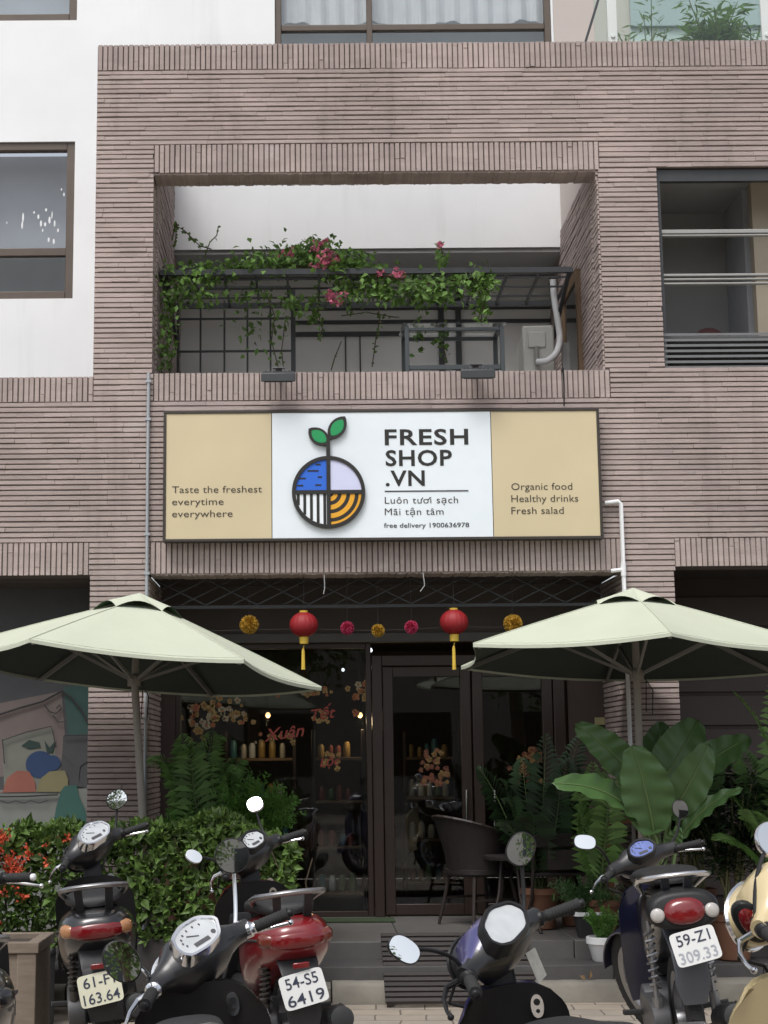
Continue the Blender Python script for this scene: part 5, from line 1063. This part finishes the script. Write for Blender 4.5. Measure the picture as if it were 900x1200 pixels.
    # engine, swing arm, exhaust, shock absorbers
    t = MB(); t.loft([selring((x, y, z), Y, Z, a, b, None, 3, 18) for x, y, z, a, b in ((-.15, .16, .28, .20, .075), (-.155, .16, .28, .235, .09), (-.075, .17, .28, .235, .09), (-.07, .18, .28, .2, .075))])
    if not cub: t.bx(-.07, .10, .14, .42, .20, .38)
    else: t.lathe([(.05, -.14), (.085, -.13), (.085, .12), (.05, .14)], (0, .42, .30), X, 20); t.lathe([(.05, 0), (.055, .12), (.05, .2)], (0, .48, .30), (0, .9, .35), 18)
    t.build('engine', M('engine_alloy', (.12, .12, .125), .5, metal=.6, var=.3, scale=25), root, bevel=.006)
    t = MB(); t.tube([(.07, .42, .22), (.12, .3, .18), (.145, .12, .22), (.15, .02, .27)], .018, 8); t.lathe([(.03, 0), (.052, .02), (.06, .08), (.06, .30), (.052, .34), (.035, .36)], (.155, .06, .26), (0, -1, .18), 22); ex = t.build('exhaust', M('exhaust_black', (.035, .035, .035), .45, metal=.4, var=.25, scale=20), root, ang=50)
    t = MB(); t.lathe([(.034, 0), (.048, .012), (.050, .05), (.030, .055)], (.155, -.28, .32), (0, -1, .18), 20); t.build('tip_cap', MATS['exhaust_black'], ex); t = MB(); t.loft([selring((.21+k_*.006, y, .30+(.0-y)*.17), Y, Z, .0+.09*1, .03, None, 3, 14) for k_, y in ((0, -.07), (1, -.07))]); t.build('heat_shield', steel, ex)
    for s in ((-1,) if not cub else (-1, 1)):
        a, b = Vector((s*.125, -.02, .30)), Vector((s*.115, -.02 if cub else -.12, .60+up)); t = MB(); t.tube([a, b], .012, 8); n = 44
        t.tube([a.lerp(b, .3+.6*i/n)+Vector((.022*math.cos(i*1.15), .022*math.sin(i*1.15), 0)) for i in range(n+1)], .006, 5); t.lathe([(.022, 0), (.022, .09)], a, b-a, 10); t.build('shock_absorber', steel if cub else M('shock_dark', (.05, .045, .04), .4), root)
    for s in (-1, 1):
        t = MB(); t.bar((s*.12, .36, .27), (s*.24, .34, .28), .032, .022); t.build('foot_peg', rubber, root, bevel=.004)
    t = MB(); t.bar((-.14, .1, .22), (-.20, -.12, .06), .016, .016); t.build('kick_stand', blackp, root)
    # floor and leg shield
    if not cub:
        t = MB(); t.loft([selring((0, y, z), X, Z, hw, .045, None, 4, 24) for y, z, hw in ((.48, .30, .13), (.56, .29, .165), (.78, .28, .17), (.93, .30, .165), (1.0, .34, .12))]); t.build('floorboard', trim, root, ang=60)
    else:
        t = MB(); t.loft([selring((0, y, z), X, Z, hw, hh, None, 3, 20) for y, z, hw, hh in ((.45, .50, .055, .09), (.62, .46, .055, .08), (.80, .55, .06, .10), (.92, .75, .05, .10))]); t.build('frame_cover', pblack, root, ang=60)
    z0, z1 = (.30, .81) if not cub else (.22, .78); nz, nx_ = 14, 12; wid = o_.get('shield_w', .205)
    def half(u): return wid*(.62+.38*math.sin(math.pi*min(1, u*1.0+.12))**.8) if u < .5 else wid*(1-.16*((u-.5)/.5)**4)
    def sh(u, x, off):
        z = z0+(z1-z0)*u; y = 1.055-.20*u-.03*math.sin(math.pi*u); xx = x*half(u)
        return Vector((xx, y-.05*abs(x)**2.2+off*(1-.72*abs(x)**3), z+(.012*(1-x*x) if u > .99 else 0)-.045*abs(x)**5*max(0, (u-.8)/.2)))
    for nm, mt, o1, o2 in (('leg_shield', body, .055, .012), ('inner_panel', o_.get('inner', blackp), .010, -.004)):
        t = MB(); rows = []
        for i in range(nz+1):
            u = i/nz; rows.append([sh(u, -1+2*j/nx_, o1) for j in range(nx_+1)]+[sh(u, 1-2*j/nx_, o2) for j in range(nx_+1)])
        t.loft(rows); t.build(nm, mt, root, ang=50)
    t = MB(); kc = sh(.88, .50, -.017); t.prism(selring(kc, X, Z, .02, .034, None, 2.2, 20), (0, .012, 0), 0); t.prism(selring(kc+Vector((0, -.002, .012)), X, Z, .010, .010, None, 2, 14), (0, .012, 0), 1); t.prism(selring(kc+Vector((0, -.002, -.014)), X, Z, .006, .006, None, 2, 14), (0, .012, 0), 1); t.build('key_switch', [chrome, blackp], root)
    if not cub:
        gcn = sh(.62, -.42, -.008); t = MB(); t.loft([selring(gcn+Vector((0, d, 0)), X, Vector((0, -.25, 1)), .072*k_, .062*k_, None, 5, 24) for d, k_ in ((.012, 1), (-.004, 1), (-.008, .93))]); t.build('glove_box', blackp2, root, ang=50)
        t = MB(); t.tube([(0, .94, .70), (0, .90, .69), (0, .885, .705), (0, .89, .725)], .006, 6); t.build('bag_hook', steel, root)
        t = MB(); t.tube([(-.122, -.06, .785+up), (-.133, .05, .79+up), (-.13, .2, .778+up), (-.118, .36, .757+up), (-.09, .5, .748+up)], .0035, 5); t.tube([(.122, -.06, .785+up), (.133, .05, .79+up), (.13, .2, .778+up), (.118, .36, .757+up), (.09, .5, .748+up)], .0035, 5); t.build('seat_piping', blackp2, root)
    if not cub:
        t = MB(); t.loft([selring((0, y, z), X, Vector((0, .5, .8)), hw, hh, None, 3, 18) for y, z, hw, hh in ((.99, .40, .10, .03), (.93, .62, .075, .035), (.90, .76, .055, .04), (.90, .88, .045, .04))]); t.build('steering_cover', blackp, root, ang=60)
        if o_.get('sticker'):
            cst = Vector((.045, .83, .84)); t = MB(); t.prism([ST(cst+Vector((a, -.02, b))) for a, b in ((-.02, -.05), (.03, -.045), (.025, .045), (-.025, .05))], (0, .004, 0)); t.build('warning_sticker', M('sticker_grey', (.35, .35, .32), .5, var=.3, scale=60), root)
    # front fork and mudguard
    t = MB()
    for s in (-.06, .06): t.tube([(s, .98, .72), (s, 1.22, .26)], .018, 8)
    t.xf(ST).build('front_fork', steel, root); rad = .29 if not cub else .32
    t = MB(); rows = []
    for i in range(13):
        a = R(20+125*i/12); rows.append([Vector((x, 1.22+(rad-abs(x)**2*3)*math.cos(a), .25+(rad-abs(x)**2*3)*math.sin(a))) for x in (-.065, -.045, -.02, .02, .045, .065)]+[Vector((x, 1.22+(rad-.01-abs(x)**2*3)*math.cos(a), .25+(rad-.01-abs(x)**2*3)*math.sin(a))) for x in (.065, .045, .02, -.02, -.045, -.065)])
    t.loft(rows); t.xf(ST).build('front_mudguard', body, root)
    # handlebar cowl: coloured front half, black rear half
    cz, cy = .985+dzb, .905; cw = o_.get('cowl', 'sport'); big = o_.get('big') or {'sport': .98, 'hex': .94, 'round': .94, 'cub': .74}[cw]
    secs = [(-.20, .028, .028, -.035), (-.18, .031, .031, -.03), (-.150, .036, .034, -.022), (-.115, .058, .050, -.012), (-.07, .096, .084, .0), (0, .108, .094, .002), (.07, .096, .084, .0), (.115, .058, .050, -.012), (.150, .036, .034, -.022), (.18, .031, .031, -.03), (.20, .028, .028, -.035)]
    t = MB(); n = 26; rings = [selring((x, cy+dy*1.0, cz+.004), Vector((0, .86, -.5)), Vector((0, .5, .86)), a*big if abs(x) < .13 else a, b*big if abs(x) < .13 else b, None, 2.5, n) for x, a, b, dy in secs]; t.loft(rings)
    for k_, fc in enumerate(t.f):
        c_ = sum((t.v[i] for i in fc), Vector())/len(fc); rel = c_-Vector((c_.x, cy, cz))
        if rel.dot(Vector((0, .86, -.5)))+ .55*rel.dot(Vector((0, .5, .86))) > o_.get('split', .012) and abs(c_.x) < .175 or o_.get('top_colour') and rel.dot(Vector((0, .62, .78))) > .012 and abs(c_.x) < .185: t.m[k_] = 1
    t.xf(ST).build('handlebar_cowl', [o_.get('cowl_rear', cowlm), o_.get('cowl_front', body)], root, ang=55)
    # gauge facing the rider
    gw, gh = o_.get('gauge', (.072, .05)); gn = Vector((0, -.74, .67)).normalized(); gc = Vector((o_.get('gauge_x', 0), cy, cz+.004))+gn*(.1045*big); gu = X.copy(); gv = gn.cross(gu)*-1; gv = gv if gv.z > 0 else -gv
    shp = chaikin(HEX if cw in ('hex', 'cub', 'sport') else PENT, 2)
    def gp(k1, h_): return [gc+gu*(p[0]*(gw+k1))+gv*(p[1]*(gh+k1))+gn*h_ for p in shp]
    t = MB(); t.loft([gp(.018, -.05), gp(.016, .004), gp(.012, .014), gp(.003, .013), gp(0, .006)], cap=False); gr_ = t.xf(ST).build('gauge', o_.get('gauge_rim', blackp), root, ang=50)
    t = MB(); t.add(gp(.003, .007), [tuple(range(len(shp)))]); 
    t.xf(ST); nn = t.v[1]-t.v[0]; t.build('gauge_glass', o_.get('gauge_mat', gface_sky), gr_, smooth=False)
    t = MB()
    for i in range(7 if o_.get('marks', True) else 0): a = R(205-24*i); p = gc+gu*(gw*.74*math.cos(a))+gv*(gh*.70*math.sin(a))+gn*.0085; disc(t, p, gu, gv, .0030, .0045, .0006, 2, 8)
    if o_.get('marks', True):
        p = gc+gu*gw*.58+gv*gh*-.35+gn*.0085
        disc(t, p, gu, gv, .008, .008, .0006, 2, 12)
        t.bar(gc+gv*(-gh*.1)+gn*.009, gc+gu*(-gw*.42)+gv*(gh*.30)+gn*.009, .003, .001, up=gn)
        t.prism([gc+gu*(gw*a_)+gv*(gh*b_)+gn*.0088 for a_, b_ in ((-.42, -.72), (.28, -.72), (.28, -.42), (-.42, -.42))], gn*-.0008)
    if t.v: t.xf(ST).build('gauge_marks', gmark, gr_, smooth=False)
    # headlight and front bowl
    t = MB(); c = Vector((0, cy+.045*big, cz-.025)); fw_ = Vector((0, .97, -.1)).normalized(); r0 = .092*big if cw != 'cub' else .07
    t.loft([selring(c+fw_*d, X, Vector((0, .1, .97)), r0*k_*1.12, r0*k_*.85, None, 2.3, 26) for d, k_ in ((-.05, .8), (0, 1), (.05, 1.0), (.075, .94))]); hl = t.xf(ST).build('headlight_bowl', o_.get('bowl', o_.get('cowl_front', body)), root, ang=60)
    t = MB(); t.loft([selring(c+fw_*d, X, Vector((0, .1, .97)), r0*k_*1.12, r0*k_*.85, None, 2.3, 26) for d, k_ in ((.07, .90), (.088, .8), (.096, .5))]); t.xf(ST).build('headlight', lensw, root, ang=70)
    t = MB(); rr_ = selring(c+fw_*.066, X, Vector((0, .1, .97)), r0*1.12, r0*.86, None, 2.3, 30); t.tube(rr_+[rr_[0]], .006 if cw != 'round' else .009, 6); t.xf(ST).build('headlight_ring', o_.get('ring', blackp), hl)
    if o_.get('side_lens'):
        t = MB(); cl = Vector((-.125, cy+.035, cz+.0)); t.loft([selring(cl+Vector((-.55, -.4, .1)).normalized()*d, Vector((.45, -.8, 0)).normalized(), Vector((-.25, 0, 1)).normalized(), .034*k_, .056*k_, None, 2.1, 24) for d, k_ in ((-.03, 1.28), (.012, 1.28), (.018, 1.15))]); sl_ = t.xf(ST).build('lens_housing', blackp, root, ang=60)
        t = MB(); t.loft([selring(cl+Vector((-.55, -.4, .1)).normalized()*d, Vector((.45, -.8, 0)).normalized(), Vector((-.25, 0, 1)).normalized(), .030*k_, .052*k_, None, 2.1, 24) for d, k_ in ((.012, 1), (.026, .9), (.032, .5))]); t.xf(ST).build('indicator', lensr, sl_, ang=70)
    # grips, levers, mirrors
    for s in (-1, 1):
        a, b = Vector((s*.178, cy-.03, cz-.0)), Vector((s*.288, cy-.135, cz-.006)); d = (b-a).normalized()
        t = MB(); t.lathe([(.026, 0), (.026, .03), (.018, .036), (.017, .05)], a, d, 14); t.xf(ST).build('switch_block', o_.get('switch', blackp), root, ang=50)
        t = MB(); t.lathe([(.017, .045), (.0185, .05), (.0175, .06), (.0175, .145), (.020, .150), (.020, .156)], a, d, 14)
        for i in range(8): t.lathe([(.0172, 0), (.019, .002), (.019, .004), (.0172, .006)], a+d*(.065+.010*i), d, 14, cap=False)
        t.lathe([(.013, .156), (.014, .168), (.010, .172)], a, d, 12, 1); t.xf(ST).build('grip', [rubber, o_.get('bar_end', blackp)], root, ang=50)
        t = MB(); t.tube([a+Vector((-s*.01, .03, -.012)), a+Vector((s*.03, .070, -.02)), a+Vector((s*.085, .045, -.032)), a+Vector((s*.135, .0, -.045)), a+Vector((s*.155, -.025, -.05))], [.010, .009, .007, .006, .006], 8); t.lathe([(.001, -.010), (.008, -.006), (.010, 0), (.008, .006), (.001, .010)], a+Vector((s*.16, -.030, -.05)), X, 12); t.xf(ST).build('brake_lever', o_.get('lever', chrome), root)
        mr = o_['mirrors'][0 if s < 0 else 1]
        if mr:
            mp_, (mw, mh), me_, roll_, nr_ = Vector(mr[0]), mr[1], mr[2], R(mr[3]), Vector(mr[4]).normalized()
            b0 = a+Vector((-s*.01, .02, .015)); k_ = mr[5] if len(mr) > 5 else .5
            # (position, half size, exponent, roll, normal) are given in the steered pose relative to the bar
            t = MB(); P1 = ST(b0); P3 = mp_; P2_ = Vector((P1.x*(1-k_)+P3.x*k_, P1.y*.5+P3.y*.5+.02, P1.z*k_+P3.z*(1-k_))); m_ = 10
            t.tube([P1*(1-i/m_)**2+P2_*2*(i/m_)*(1-i/m_)+P3*(i/m_)**2 for i in range(m_+1)], .0065, 8); t.lathe([(.014, -.02), (.014, .01), (.008, .016)], P1, P2_-P1, 10)
            mroot = t.build('mirror', o_.get('stem', blackp), root)
            uu = Vector((0, 0, 1)).cross(nr_).normalized(); vv = nr_.cross(uu); u2 = uu*math.cos(roll_)+vv*math.sin(roll_); v2 = nr_.cross(u2)
            t = MB(); t.loft([selring(P3+nr_*d, u2, v2, mw*k1, mh*k1, None, me_, 30) for d, k1 in ((-.028, .45), (-.022, .78), (-.008, .98), (.006, 1), (.010, .96))]); t.build('mirror_shell', o_.get('shell', blackp), mroot, ang=60)
            t = MB(); t.loft([selring(P3+nr_*d, u2, v2, mw*k1, mh*k1, None, me_, 30) for d, k1 in ((.0105, .93), (.0108, .60), (.0110, .25))], cap=False); f_ = t.f; t.f.append(list(range(60, 90))); t.m.append(0); t.build('mirror_glass', mirror, mroot)
    # brake cables
    t = MB()
    for s in (-1, 1): t.tube([ST(Vector((s*.19, cy+.02, cz-.02))), ST(Vector((s*.16, cy+.10, cz-.09))), ST(Vector((s*.07, cy+.09, cz-.16))), Vector((s*.03, cy+.06, cz-.26))], .005, 6)
    t.build('brake_cable', rubber, root)
    if o_.get('lock_badge'):
        t = MB(); c = Vector((.09, .86, .80)); t.prism(selring(c, X, Z, .02, .028, None, 2.2, 16), (0, .02, 0)); t.build('badge', chrome, root)
    return root
def mir(px, py, D, root_loc, heading, lean, scale=1.05):
    """mirror head position in the frame of a scooter, from a measured place"""
    m_ = Matrix.Translation(Vector(root_loc)) @ (Matrix.Rotation(R(heading), 4, 'Z') @ Matrix.Rotation(R(lean), 4, 'Y')) @ Matrix.Scale(scale, 4)
    return m_.inverted() @ at(px, py, D)
SC = []
def place(lab, bar, heading, lean, steer, opts, mirrors, scale=1.05):
    """bar: where the middle of the handlebar is (x, y)"""
    h = R(heading); dx, dy = -math.sin(h), math.cos(h); lx = math.sin(R(lean))*1.0*scale; loc = (bar[0]-dx*.905*scale-lx*math.cos(h), bar[1]-dy*.905*scale-lx*math.sin(h), GZ)
    opts = dict(opts); mm_ = []
    for mr in mirrors:
        if mr is None: mm_.append(None); continue
        px, py, D, sz, e, roll, n = mr[:7]; loc_n = Matrix.Rotation(-h, 3, 'Z') @ Vector(n); mm_.append((mir(px, py, D, loc, heading, lean, scale), sz, e, roll, loc_n)+tuple(mr[7:]))
    opts['mirrors'] = mm_; return scooter(lab, loc, heading, lean, steer, opts, scale)
at_ = lambda px, D: at(px, 1000, D).x
place('black scooter with yellowed plate 61-F1 163.64 beside the wooden trough', (at_(106, 8.8), 8.8), 8, -5, 40, dict(body=pblack, dz=-.02, plate=platey, text=('61-F1', '163.64'), cowl='sport', gauge=(.095, .055), gauge_rim=chrome, rail=steel, plate_rot=7, lever=chrome, lock_badge=True, plate_z=.42),
      [(62, 1012, 8.7, (.001, .001), 2, 0, (0, -1, .1)) if False else None, (137, 937, 8.95, (.058, .050), 2.3, 28, (.1, -1, .12), .75)])
place('red scooter with white plate 54-S5 6419 and steel grab rail', (at_(290, 8.35), 8.35), 11, -5, 38, dict(body=pred, text=('54-S5', '6419'), ind=M('lens_dark_amber', (.13, .022, .012), .15, coat=.5, var=.2, scale=60), cowl='sport', gauge=(.07, .045), rail=steel, plate_rot=9, lock_badge=True, shell=white_plastic),
      [(227, 1004, 8.15, (.042, .030), 2.2, -35, (.3, -.9, .35), .3), (299, 943, 8.55, (.042, .040), 2.4, 20, (-.1, -.9, .5), .8)])
place('black scooter with chrome ringed gauge and round mirrors in front of the red scooter', (at_(226, 4.95), 4.95), -2, -7, 44, dict(body=pblack, cowl='round', dz=-.10, gauge=(.082, .048), gauge_rim=chrome, ring=chrome, stem=chrome, switch=chrome, shield_w=.21),
      [(142.5, 1127, 4.55, (.050, .064), 2.0, 32, (.25, -1, .12), .2), (272, 1003, 5.1, (.056, .056), 2.0, 0, (.08, -1, .10), .8)], 1.0)
place('purple and black scooter with a hexagonal gauge in front of the slatted ramp', (at_(574, 4.85), 4.85), 11, -7, 38, dict(body=ppurple, dz=-.06, shield_w=.18, cowl_front=ppurple, cowl='hex', gauge=(.094, .056), marks=False, split=.062, bowl=cowlm, sticker=True, lever=blackp, top_colour=True),
      [(473, 1113, 4.6, (.050, .034), 2.4, -42, (.25, -1, .25), .2), (610, 995, 5.0, (.054, .044), 2.3, 55, (.05, -1, .12), .75)], 1.0)
place('dark blue underbone motorbike with worn plate 59-Z1 309.33 and silver grab rail', (at_(747, 8.4), 8.4), -4.2, -6, 26, dict(body=pblue, trim=M('mudguard_grey', (.075, .082, .095), .5, var=.2), cub=True, cowl='cub', gauge=(.072, .045), gauge_mat=gblue, text=('59-Z1', '309.33'), ink2=plight, rail=chrome, up=.115, dz=-.08, plate_z=.52, plate_rot=9, inner=pblue, shield_w=.15, plate_x=.02),
      [(685, 987, 8.2, (.056, .036), 2.6, -12, (.1, -1, .2), .2), (797, 948, 8.5, (.040, .048), 2.1, 10, (-.1, -1, .05), .8)])
place('cream scooter with cream inner shield cut by the right edge of the picture', (at_(914, 4.85), 4.85), 4, -6, 44, dict(body=pcream, dz=.03, big=1.12, cowl_front=pcream, cowl_rear=pcream, cowl='round', gauge=(.072, .052), gauge_rim=white_plastic, inner=pcream, trim=pcream, side_lens=True, ring=chrome, shell=chrome, shield_w=.235),
      [(905, 985, 4.85, (.058, .056), 2.0, 0, (.3, -.8, .3), .3), None], 1.04)
place('black scooter mostly outside the left edge with only its right grip showing', (at_(-58, 6.5), 6.5), 14, -4, 6, dict(body=pblack, cowl='sport', bar_end=white_plastic, ind=pblack), [None, None])

# ------------------------------------------------------------------ across the street, seen in the mirrors and the glass
def street_tree(lab, x, y, h, r, seed, n=2600):
    tr = random.Random(seed); o = thing('street_tree', lab, 'tree', (x, y, GZ), 'trees across the street'); t = MB()
    p = [Vector((0, 0, 0)), Vector((.1, 0, h*.25)), Vector((0, .1, h*.5)), Vector((.1, 0, h*.75))]; t.tube(p, [.2, .16, .13, .06], 10)
    cl = []
    for i in range(14):
        a = tr.uniform(0, 6.28); b = Vector((r*.7*tr.random()**.5*math.cos(a), r*.7*tr.random()**.5*math.sin(a), h*tr.uniform(.5, .95))); cl.append(b); t.tube([Vector((0, .05, h*tr.uniform(.3, .6))), b*.5+Vector((0, 0, h*.3)), b], [.07, .05, .02], 6)
    t.build('trunk', bark, o); lv = MB()
    for i in range(n):
        c = tr.choice(cl)+rv(tr)*r*.45*tr.random()**.4; leaf(lv, c, rv(tr), rv(tr), .22, .13)
    lv.build('crown', leafm, o, smooth=False)
for i, (x, y, h, r) in enumerate([(-7, -9, 7, 2.6), (-1.5, -12, 8, 3), (4.5, -9.5, 7.2, 2.7)]): street_tree(['leafy street tree across the road reflected in the left mirrors', 'tall leafy street tree across the road reflected in the shop doors', 'leafy street tree across the road reflected in the right mirrors'][i], x, y, h, r, 70+i)
o = thing('opposite_building', 'pale building across the street reflected in the shop glass', 'building', (0, -20, GZ)); MB().bx(-16, 14, -4, 0, 0, 7).build('wall', M('opposite_wall', (.42, .40, .37), .8, var=.15, scale=.5), o)
for i in range(7):
    for z in (1., 4.2): MB().bx(-14+4*i, -12+4*i, .0, .05, z, z+1.8).build('window', MATS['dark_pane'], o)
